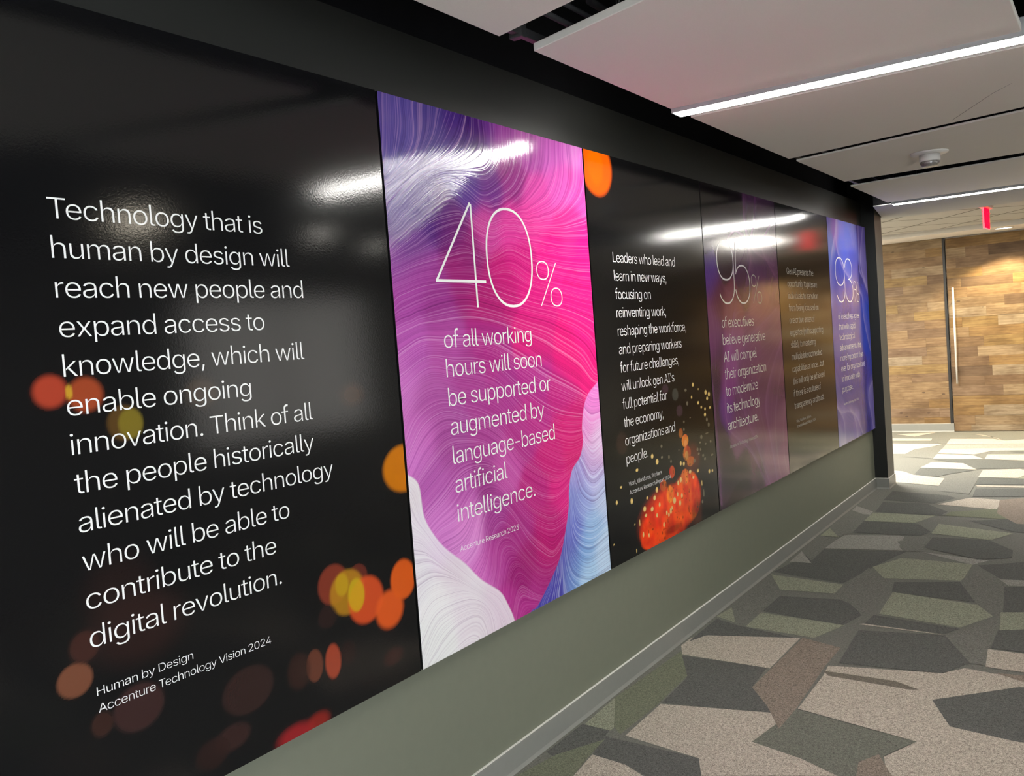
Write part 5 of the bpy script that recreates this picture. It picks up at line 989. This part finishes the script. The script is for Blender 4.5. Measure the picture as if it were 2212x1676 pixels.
def panel_mesh(y0, ny, nz, gap=0.0055, th=0.028):
    """board: finely gridded printed front (x = 0) plus sides and back; local art coordinates in Q"""
    ys = np.linspace(gap, PW - gap, ny)
    zs = np.linspace(ZB, ZT, nz)
    Yg, Zg = np.meshgrid(ys, zs)
    Q = np.stack([Yg.ravel(), Zg.ravel()], 1)
    nf = ny * nz
    V = np.zeros((nf + 8, 3))
    V[:nf, 1] = Q[:, 0] + y0; V[:nf, 2] = Q[:, 1]
    a, b = y0 + gap, y0 + PW - gap
    V[nf:] = [(0, a, ZB), (0, b, ZB), (0, b, ZT), (0, a, ZT), (-th, a, ZB), (-th, b, ZB), (-th, b, ZT), (-th, a, ZT)]
    I = (np.arange(nz - 1)[:, None] * ny + np.arange(ny - 1)[None]).ravel()
    F = np.stack([I, I + 1, I + ny + 1, I + ny], 1)
    o = nf
    side = np.array([(o + 4, o + 5, o + 1, o), (o + 5, o + 6, o + 2, o + 1), (o + 6, o + 7, o + 3, o + 2), (o + 7, o + 4, o, o + 3), (o + 5, o + 4, o + 7, o + 6)])
    Fa = np.concatenate([F, side])
    me = bpy.data.meshes.new('panel')
    me.vertices.add(len(V)); me.vertices.foreach_set('co', V.ravel())
    me.loops.add(Fa.size); me.loops.foreach_set('vertex_index', Fa.ravel().astype(np.int32))
    me.polygons.add(len(Fa))
    me.polygons.foreach_set('loop_start', np.arange(0, Fa.size, 4, dtype=np.int32))
    mi = np.zeros(len(Fa), np.int32); mi[len(F):] = 1
    me.polygons.foreach_set('material_index', mi)
    me.update(calc_edges=True)
    me.validate()
    return me, Q


def put_color(me, name, arr):
    at = me.attributes.new(name, 'FLOAT_COLOR', 'POINT')
    d = np.zeros((len(me.vertices), 4), np.float32); d[:, 3] = 1
    d[:len(arr), :3] = arr
    at.data.foreach_set('color', d.ravel())


def put_float(me, name, arr):
    at = me.attributes.new(name, 'FLOAT', 'POINT')
    d = np.zeros(len(me.vertices), np.float32)
    d[:len(arr)] = arr
    at.data.foreach_set('value', d)


M_EDGE = speck('black panel edge', (0.006, 0.006, 0.006), 0.1, 50., 0.5)
PRINT = 0.92      # brightness of printed colours
ROUGH = 0.115


def film_normal(t, chain=None):
    v = t.coord()
    a = t.noise(v, 165., 2.0, 0.6)
    return t.bump(a, 0.085, 0.0011, chain)


def dark_print(name):
    t = NT(name)
    c = t.attr('ink', True)
    return t.set(color=c, rough=ROUGH, spec=0.5, normal=film_normal(t))


def swirl_print(name, strong=1.0, freq=4.2):
    t = NT(name)
    fw = t.n('ShaderNodeMapRange'); t.put(fw.inputs[0], t.attr('dist_pale')); fw.inputs[1].default_value = -0.003; fw.inputs[2].default_value = 0.003
    fb = t.n('ShaderNodeMapRange'); t.put(fb.inputs[0], t.attr('dist_blue')); fb.inputs[1].default_value = -0.003; fb.inputs[2].default_value = 0.003
    def mf(f_, a, b):
        nd = t.n('ShaderNodeMix', data_type='FLOAT'); t.put(nd.inputs[0], f_); t.put(nd.inputs[2], a); t.put(nd.inputs[3], b); return nd.outputs[0]
    psi = mf(fb.outputs[0], mf(fw.outputs[0], t.attr('flow'), t.attr('flow_pale')), t.attr('flow_blue'))
    wob = t.noise(t.coord(), 4., 1.0)
    psi = t.math('ADD', psi, t.math('MULTIPLY', wob, 0.25))
    n1 = t.noise(w=t.math('MULTIPLY', psi, freq), scale=1.0, detail=3.0, rough=0.75, dims='1D')
    n2 = t.noise(w=t.math('MULTIPLY', psi, freq * 3.1), scale=1.0, detail=2.0, rough=0.8, dims='1D')
    n3 = t.noise(w=t.math('MULTIPLY', psi, 0.8), scale=1.0, detail=1.0, dims='1D')
    h = t.math('ADD', t.math('MULTIPLY', n1, 0.5), t.math('ADD', t.math('MULTIPLY', n2, 0.35), t.math('MULTIPLY', n3, 0.15)))
    col = t.mix(fb.outputs[0], t.mix(fw.outputs[0], t.attr('ink', True), t.attr('ink_pale', True)), t.attr('ink_blue', True))
    dk = t.ramp(h, [(0.30, (0.42, 0.28, 0.46)), (0.50, (1, 1, 1))])
    amt = mf(fw.outputs[0], 0.85 * strong, 0.62 * strong)
    col2 = t.mix(amt, col, t.mix(1.0, col, dk, 'MULTIPLY'))
    lt = t.ramp(h, [(0.52, (0, 0, 0)), (0.66, (1, 1, 1))])
    pale = t.mix(0.46, col, (0.72, 0.42, 0.66, 1))
    pale = t.mix(fb.outputs[0], pale, t.mix(0.6, col, (0.75, 0.82, 0.9, 1)))
    pale = t.mix(fw.outputs[0], pale, (0.80, 0.78, 0.80, 1))
    col3 = t.mix(t.math('MULTIPLY', lt, 0.75 * strong), col2, pale)
    nm = t.bump(h, 0.22 if strong > 0.9 else 0.05, 0.002)
    return t.set(color=col3, rough=ROUGH, spec=0.5, normal=film_normal(t, nm))


def soft(d, s):
    """d normalised radius, s edge softness"""
    return np.clip((1 - d) / max(s, 1e-3) + 0.5, 0, 1) ** 1.0


def paint_spots(Q, base, spots):
    out = base.copy()
    for y, z, ry, rz, r, g, b, a, s in spots:
        m = (np.abs(Q[:, 0] - y) < ry * 2.2) & (np.abs(Q[:, 1] - z) < rz * 2.2)
        q = Q[m]
        d = np.sqrt(((q[:, 0] - y) / ry) ** 2 + ((q[:, 1] - z) / rz) ** 2)
        k = np.clip((1 + s / 2 - d) / s, 0, 1)
        k = k * k * (3 - 2 * k) * a
        # lens discs are a touch brighter at their rim
        rim = 1 + (0.12 if s < 0.2 else 0.0) * np.exp(-((d - 0.9) / 0.08) ** 2)
        out[m] = out[m] * (1 - k[:, None]) + (lin((r, g, b))[None] * rim[:, None]) * k[:, None] * PRINT
    return out


def flow_attr(me, Q, key, name, lam=1e-4):
    pts, val = [], []
    for v, ln in key:
        for p in densify(smooth_line(ln, 3), 0.05):
            pts.append(p); val.append(v)
    ev = tps_fit(pts, val, lam)
    put_float(me, name, ev(Q))


INK_BLACK = np.array([0.0055, 0.0055, 0.006])


def quote_panel(k, label, spots, ny, nz):
    y0 = Y0 + PW * (k - 1)
    me, Q = panel_mesh(y0, ny, nz)
    ink = np.tile(INK_BLACK, (len(Q), 1))
    if spots and k == 1: spots = [q[:4] + [q[4] * 0.94, q[5] * 0.9, q[6] * 0.9, q[7] * 0.93, min(0.9, q[8] * 1.3 + 0.08)] for q in spots]
    if spots: ink = paint_spots(Q, ink, spots)
    if k == 3:
        # grain of burning embers
        def vnoise(cell):
            gy = Q[:, 0] / cell; gz = Q[:, 1] / cell
            T = rng.random((80, 80))
            iy, iz = np.floor(gy).astype(int), np.floor(gz).astype(int)
            fy, fz = gy - iy, gz - iz
            fy = fy * fy * (3 - 2 * fy); fz = fz * fz * (3 - 2 * fz)
            g_ = lambda a, b: T[a % 80, b % 80]
            return (g_(iy, iz) * (1 - fy) + g_(iy + 1, iz) * fy) * (1 - fz) + (g_(iy, iz + 1) * (1 - fy) + g_(iy + 1, iz + 1) * fy) * fz
        red = (ink[:, 0] > 0.2) & (ink[:, 1] < 0.17) & (Q[:, 1] < 1.25)
        n1, n2, n3 = vnoise(0.035), vnoise(0.014), vnoise(0.06)
        ink[red, 0] *= 0.75 + 0.4 * n1[red]
        ink[red, 1] *= 0.3 + 1.9 * n1[red] * n3[red] + 0.4 * n2[red]
        ink[red, 2] *= 0.5
        low = red & (n2 > 0.80) & (n3 > 0.5)
        ink[low] *= 0.45
        ink[red] *= 1.25
    put_color(me, 'ink', ink)
    me.materials.append(dark_print('gloss black print %d' % k)); me.materials.append(M_EDGE)
    o = obj('wall_panel', me)
    o.location = (0, 0, 0)
    return tag(o, label, 'wall panel', 'row of printed wall panels')


def art_panel(k, label, ny, nz):
    y0 = Y0 + PW * (k - 1)
    me, Q = panel_mesh(y0, ny, nz)
    if k == 2:
        for a, b in (('MC', 'ink'), ('WC', 'ink_pale'), ('BC', 'ink_blue')):
            A = np.array(ART[a])
            put_color(me, b, np.minimum(0.88, shepard(A[:, :2], lin(A[:, 2:5]), Q, 0.045) * PRINT * (1.12 if a != 'WC' else 1.1)))
        flow_attr(me, Q, ART['M'], 'flow'); flow_attr(me, Q, ART['W'], 'flow_pale'); flow_attr(me, Q, ART['B'], 'flow_blue')
        wb = smooth_line([(-0.05, ART['wb'][0][1] + 0.03)] + ART['wb'] + [(ART['wb'][-1][0] + 0.02, ART['wb'][-1][1] - 0.1)])
        bb = smooth_line([(ART['bb'][0][0] + 0.1, ART['bb'][0][1] + 0.06)] + ART['bb'] + [(ART['bb'][-1][0] - 0.1, ART['bb'][-1][1] - 0.08)])
        put_float(me, 'dist_pale', signed_dist(wb, Q, (0.02, 0.62)))
        put_float(me, 'dist_blue', signed_dist(bb, Q, (1.27, 0.70)))
        mat = swirl_print('magenta swirl print')
    else:
        A = np.array(ART['C%d' % k])
        c = np.minimum(0.88, shepard(A[:, :2], lin(A[:, 2:5]), Q, 0.06) * PRINT * (np.array([1.25, 0.95, 1.05]) if k == 4 else np.array([0.72, 0.75, 1.05])))
        veil = lin((150, 92, 150)) if k == 4 else lin((178, 165, 215))
        for v, ln in ART['L%d' % k]:
            cv = smooth_line(ln)
            mid = cv[len(cv) // 2]
            d = signed_dist(cv, Q, (mid[0] + 0.3, mid[1]))
            glow = np.where(d >= 0, 0.42 * np.exp(-d / 0.020) + 0.16 * np.exp(-d / 0.09), 0.42 * np.exp(d / 0.006))
            c = c + (veil[None] - c) * np.clip(glow, 0, 1)[:, None] * (0.7 if k == 4 else 0.9)
        put_color(me, 'ink', c); put_color(me, 'ink_pale', c); put_color(me, 'ink_blue', c)
        flow_attr(me, Q, ART['L%d' % k], 'flow', 1e-2)
        for nm in ('flow_pale', 'flow_blue'): put_float(me, nm, np.zeros(len(Q)))
        for nm in ('dist_pale', 'dist_blue'): put_float(me, nm, np.full(len(Q), -1.0))
        mat = swirl_print('dark violet veil print' if k == 4 else 'blue violet veil print', 0.14, 2.0)
    me.materials.append(mat); me.materials.append(M_EDGE)
    o = obj('wall_panel', me)
    return tag(o, label, 'wall panel', 'row of printed wall panels')


def ink_white(name, c=(0.82, 0.82, 0.80)):
    t = NT(name)
    nz = t.noise(t.coord(), 200., 1.0)
    return t.set(color=t.mix(nz, tuple(v * 0.97 for v in c) + (1,), c + (1,)), rough=ROUGH + 0.05, spec=0.5, normal=film_normal(t))


M_INK = ink_white('white print')
M_INK_GREY = ink_white('light grey print', (0.62, 0.62, 0.58))


def text_block(root, name, k, left, lines, size, xs, mat):
    """lines: (text, baseline z[, width])"""
    y0 = Y0 + PW * (k - 1)
    bm = bmesh.new()
    for ln in lines:
        s, zb = ln[0], ln[1]
        x_ = xs
        if len(ln) > 2 and ln[2]:
            x_ = ln[2] / (text_width(s)[0] / 1000 * size)
        text_bm(bm, s, lambda a, b: Vector((0.0006, y0 + left + a, zb + b)), size, x_)
    me = bpy.data.meshes.new(name)
    bm.normal_update()
    for f_ in bm.faces:
        if f_.normal.x < 0: f_.normal_flip()
    bm.to_mesh(me); bm.free()
    return obj(name, me, mat, root)


def strokes(root, name, k, ss, width, mat):
    y0 = Y0 + PW * (k - 1)
    bm = bmesh.new()
    for q_, s in enumerate(ss):
        pts, cl = (s[0], True) if isinstance(s, tuple) else (s, False)
        stroke_bm(bm, pts, width, lambda a, b: (0.0006 + 0.0001 * q_, y0 + a, b), cl)
    me = bpy.data.meshes.new(name)
    bm.normal_update()
    for f_ in bm.faces:
        if f_.normal.x < 0: f_.normal_flip()
    bm.to_mesh(me); bm.free()
    return obj(name, me, mat, root)


def ring(cx, cz, rx, rz):
    return (sup(cx, cz, rx, rz, 0, 360, 48)[:-1],)


ZN0, ZN1 = 1.7185, 2.0805     # stroke centre lines of the big figures
def fig_nine(x0, x1):
    cx, rx = (x0 + x1) / 2, (x1 - x0) / 2
    bz, br = 1.968, 0.1125
    tail = [(x1, bz), (x1, 1.835)] + sup(cx, 1.835, rx, 1.835 - ZN0, 0, -150, 40, 2.1)
    return [ring(cx, bz, rx, br), tail]


def fig_three(x0, x1):
    cx = (x0 + x1) / 2
    up = sup(cx, 1.996, (x1 - x0) / 2 - 0.004, ZN1 - 1.996, 175, 0, 30, 2.1) + sup(cx - 0.02, 1.996, (x1 - x0) / 2 + 0.016, 1.996 - 1.908, 0, -90, 20, 2.1)[1:]
    lo = sup(cx - 0.02, 1.813, (x1 - x0) / 2 + 0.022, 1.908 - 1.813, 90, 0, 20, 2.1) + sup(cx, 1.813, (x1 - x0) / 2 + 0.002, 1.813 - ZN0, 0, -172, 34, 2.1)[1:]
    return [up, lo]


def fig_five(x0, x1):
    top = [(x1 - 0.02, ZN1), (x0 + 0.035, ZN1), (x0 + 0.022, 1.900)]
    cx, rx = (x0 + x1) / 2, (x1 - x0) / 2
    bowl = sup(cx, 1.832, rx, 1.946 - 1.832, 150, 0, 30, 2.15) + sup(cx, 1.832, rx, 1.832 - ZN0, 0, -165, 40, 2.15)[1:]
    return [top[:2], top[1:], bowl]


def percent(x0):
    return [ring(x0 + 0.047, 1.858, 0.043, 0.0355), ring(x0 + 0.140, 1.753, 0.043, 0.0355), [(x0 + 0.020, ZN0), (x0 + 0.150, 1.890)]]


LEAD = 0.08497
def quote(z0, texts):
    return [(t, z0 - LEAD * i) for i, t in enumerate(texts)]


# --- first panel
p1 = quote_panel(1, 'glossy black panel nearest the camera with orange blur spots and a quote beginning Technology that is human', ART['b1'], 262, 368)
T1 = ['Technology that is', 'human by design will', 'reach new people and', 'expand access to', 'knowledge, which will', 'enable ongoing', 'innovation. Think of all', 'the people historically', 'alienated by technology', 'who will be able to', 'contribute to the', 'digital revolution.']
W1 = [0.584, 0.670, 0.710, 0.563, 0.695, 0.500, 0.708, 0.703, 0.768, 0.593, 0.537, 0.546]
text_block(p1, 'quote_text', 1, 0.219, [(t, 1.9185 - LEAD * i, w_) for i, (t, w_) in enumerate(zip(T1, W1))], 0.0905, 1.08, M_INK)
text_block(p1, 'source_caption', 1, 0.224, [('Human by Design', 0.877, 0.249), ('Accenture Technology Vision 2024', 0.839, 0.488)], 0.0385, 1.1, M_INK)

# --- second panel
p2 = art_panel(2, 'magenta and purple panel with marbled swirl lines and the figure 40%', 150, 210)
strokes(p2, 'heading_figure', 2, [[(0.448, 2.084), (0.229, 1.8075)], [(0.224, 1.8075), (0.513, 1.8075)], [(0.4515, 2.080), (0.4515, 1.716)], ring(0.6795, (ZN0 + ZN1) / 2, 0.150, (ZN1 - ZN0) / 2)], 0.0095, M_INK)
strokes(p2, 'heading_percent_sign', 2, percent(0.858), 0.0052, M_INK)
T2 = [('of all working', 0.547), ('hours will soon', 0.607), ('be supported or', 0.662), ('augmented by', 0.602), ('language-based', 0.667), ('artificial', 0.317), ('intelligence.', 0.494)]
text_block(p2, 'statement_text', 2, 0.242, [(t, 1.580 - 0.0985 * i, w_) for i, (t, w_) in enumerate(T2)], 0.1165, 1.09, M_INK)
text_block(p2, 'source_caption', 2, 0.243, [('Accenture Research 2023', 0.887, 0.362)], 0.0385, 1.1, M_INK)

# --- third panel
p3 = quote_panel(3, 'glossy black panel with an orange disc at its top and red embers and sparks at its foot', ART['b3'], 330, 560)
T3 = ['Leaders who lead and', 'learn in new ways,', 'focusing on', 'reinventing work,', 'reshaping the workforce,', 'and preparing workers', 'for future challenges,', "will unlock gen AI's", 'full potential for', 'the economy,', 'organizations and', 'people.']
W3 = [0.690, 0.570, 0.375, 0.540, 0.780, 0.708, 0.660, 0.589, 0.488, 0.429, 0.559, 0.230]
text_block(p3, 'quote_text', 3, 0.212, [(t, 1.911 - 0.0835 * i, w_) for i, (t, w_) in enumerate(zip(T3, W3))], 0.0905, 1.07, M_INK)
text_block(p3, 'source_caption', 3, 0.221, [('Work, Workforce, Workers', 0.889, 0.357), ('Accenture Research Report 2024', 0.850, 0.461)], 0.0385, 1.1, M_INK)

# --- fourth panel
p4 = art_panel(4, 'dark violet panel with a pale veil and the figure 95%, right of the ember panel', 180, 250)
strokes(p4, 'heading_figure', 4, fig_nine(0.192, 0.452) + fig_five(0.466, 0.722), 0.0095, M_INK)
strokes(p4, 'heading_percent_sign', 4, percent(0.752), 0.0052, M_INK_GREY)
T4 = [('of executives', 0.548), ('believe generative', 0.752), ('AI will compel', 0.567), ('their organization', 0.730), ('to modernize', 0.554), ('its technology', 0.583), ('architecture.', 0.524)]
text_block(p4, 'statement_text', 4, 0.206, [(t, 1.579 - 0.0985 * i, w_) for i, (t, w_) in enumerate(T4)], 0.1165, 1.09, M_INK)
text_block(p4, 'source_caption', 4, 0.219, [('Accenture Technology Vision 2024', 0.884, 0.486)], 0.0385, 1.1, M_INK_GREY)

# --- fifth panel
p5 = quote_panel(5, 'plain glossy black panel with small grey text beginning Gen AI presents the opportunity', None, 14, 20)
T5 = ['Gen AI presents the', 'opportunity to prepare', 'individuals to transition', 'from being focused on', 'one or two areas of', 'expertise (with supporting', 'skills), to mastering', 'multiple interconnected', 'capabilities at once... but', 'this will only be achieved', 'if there is a culture of', 'transparency and trust.']
W5 = [0.650, 0.736, 0.742, 0.740, 0.620, 0.834, 0.608, 0.770, 0.805, 0.801, 0.682, 0.754]
text_block(p5, 'quote_text', 5, 0.190, [(t, 1.914 - 0.0848 * i, w_) for i, (t, w_) in enumerate(zip(T5, W5))], 0.0905, 1.09, M_INK_GREY)
text_block(p5, 'source_caption', 5, 0.212, [('Work, Workforce, Workers', 0.884, 0.364), ('Accenture Research Report 2024', 0.848, 0.479)], 0.0385, 1.1, M_INK_GREY)

# --- sixth panel
p6 = art_panel(6, 'blue and violet panel with pale veils and the figure 93%, beside the charcoal column', 180, 250)
strokes(p6, 'heading_figure', 6, fig_nine(0.186, 0.468) + fig_three(0.490, 0.733), 0.0095, M_INK)
strokes(p6, 'heading_percent_sign', 6, percent(0.762), 0.0052, M_INK)
T6 = [('of executives agree', 0.709), ('that with rapid', 0.545), ('technological', 0.515), ('advancements, it is', 0.715), ('more important than', 0.779), ('ever for organizations', 0.824), ('to innovate with', 0.618), ('purpose.', 0.350)]
text_block(p6, 'statement_text', 6, 0.200, [(t, 1.577 - 0.0848 * i, w_) for i, (t, w_) in enumerate(T6)], 0.0985, 1.15, M_INK)
text_block(p6, 'source_caption', 6, 0.226, [('Accenture Technology Vision 2024', 0.876, 0.50)], 0.0385, 1.1, M_INK)

# ------------------------------------------------------------------ smoke detector
sx, sy = 1.016, 5.70
sd = tag(empty('smoke_detector', (sx, sy, 2.49)), 'round white smoke detector on the ceiling cloud before the farther strip light', 'smoke detector')
obj('mounting_plate', lathe([(0, 0.0), (0.100, 0.0), (0.101, -0.004), (0.096, -0.010), (0.060, -0.014), (0, -0.014)], (sx, sy, 2.49)), M_WHITE, sd)
obj('body', lathe([(0.0, -0.0141), (0.055, -0.0141), (0.056, -0.045), (0.054, -0.052), (0.0, -0.052)], (sx, sy, 2.49)), M_WHITE, sd)
obj('sensor_cap', lathe([(0.0, -0.0522), (0.052, -0.0522), (0.050, -0.066), (0.040, -0.078), (0.020, -0.082), (0.0, -0.082)], (sx, sy, 2.49)), speck('mottled silver sensor mesh', (0.42, 0.41, 0.40), 0.7, 90., 0.3, metal=0.7), sd)

# ------------------------------------------------------------------ exit sign
ex = tag(empty('exit_sign', (0.855, 9.85, 2.345)), 'glowing red exit sign hanging edge-on from the lobby ceiling', 'exit sign')
ang = math.radians(87.3)
E1 = Vector((math.cos(ang), math.sin(ang), 0)); E2 = Vector((-E1.y, E1.x, 0)); EC = Vector((0.855, 9.85, 0))


def eb(a0, a1, b0, b1, z0, z1, bev=0.0):
    bm = bmesh.new()
    box_bm(bm, (a0, b0, z0), (a1, b1, z1), bev)
    for v in bm.verts:
        v.co = EC + E1 * v.co.x + E2 * v.co.y + Vector((0, 0, v.co.z))
    return mesh_of(bm)


obj('lit_plate', eb(-0.145, 0.145, -0.009, 0.009, 2.345, 2.535, 0.003), emis('red lit acrylic', (1.0, 0.0016, 0.015), 3.4, (0.25, 0.004, 0.008, 1)), ex)
obj('plate_rim', eb(-0.149, 0.149, -0.006, 0.006, 2.339, 2.3448, 0.001), emis('pink lit acrylic edge', (1.0, 0.20, 0.26), 0.9, (0.6, 0.2, 0.2, 1)), ex)
for a in (-0.149, 0.1452):
    obj('plate_rim', eb(a, a + 0.0038, -0.007, 0.007, 2.345, 2.535), bpy.data.materials['pink lit acrylic edge'], ex)
obj('canopy', eb(-0.15, 0.15, -0.04, 0.04, 2.5355, 2.5845, 0.004), M_CREAM, ex)
M_EXIT = emis('bright red lettering', (1.0, 0.003, 0.02), 3.6, (0.25, 0.004, 0.008, 1))
for s in (-1, 1):
    bm = bmesh.new()
    wd = text_width('EXIT')[0] / 1000 * 0.24
    text_bm(bm, 'EXIT', lambda a, b: EC + E1 * (-s * (a - wd / 2)) + E2 * (s * 0.0096) + Vector((0, 0, 2.38 + b)), 0.24, 1.0, E2 * (s * 0.0001))
    bm.normal_update()
    me = bpy.data.meshes.new('exit_lettering')
    for f_ in bm.faces:
        if f_.normal.dot(E2 * s) < 0: f_.normal_flip()
    bm.to_mesh(me); bm.free()
    obj('exit_lettering', me, M_EXIT, ex)
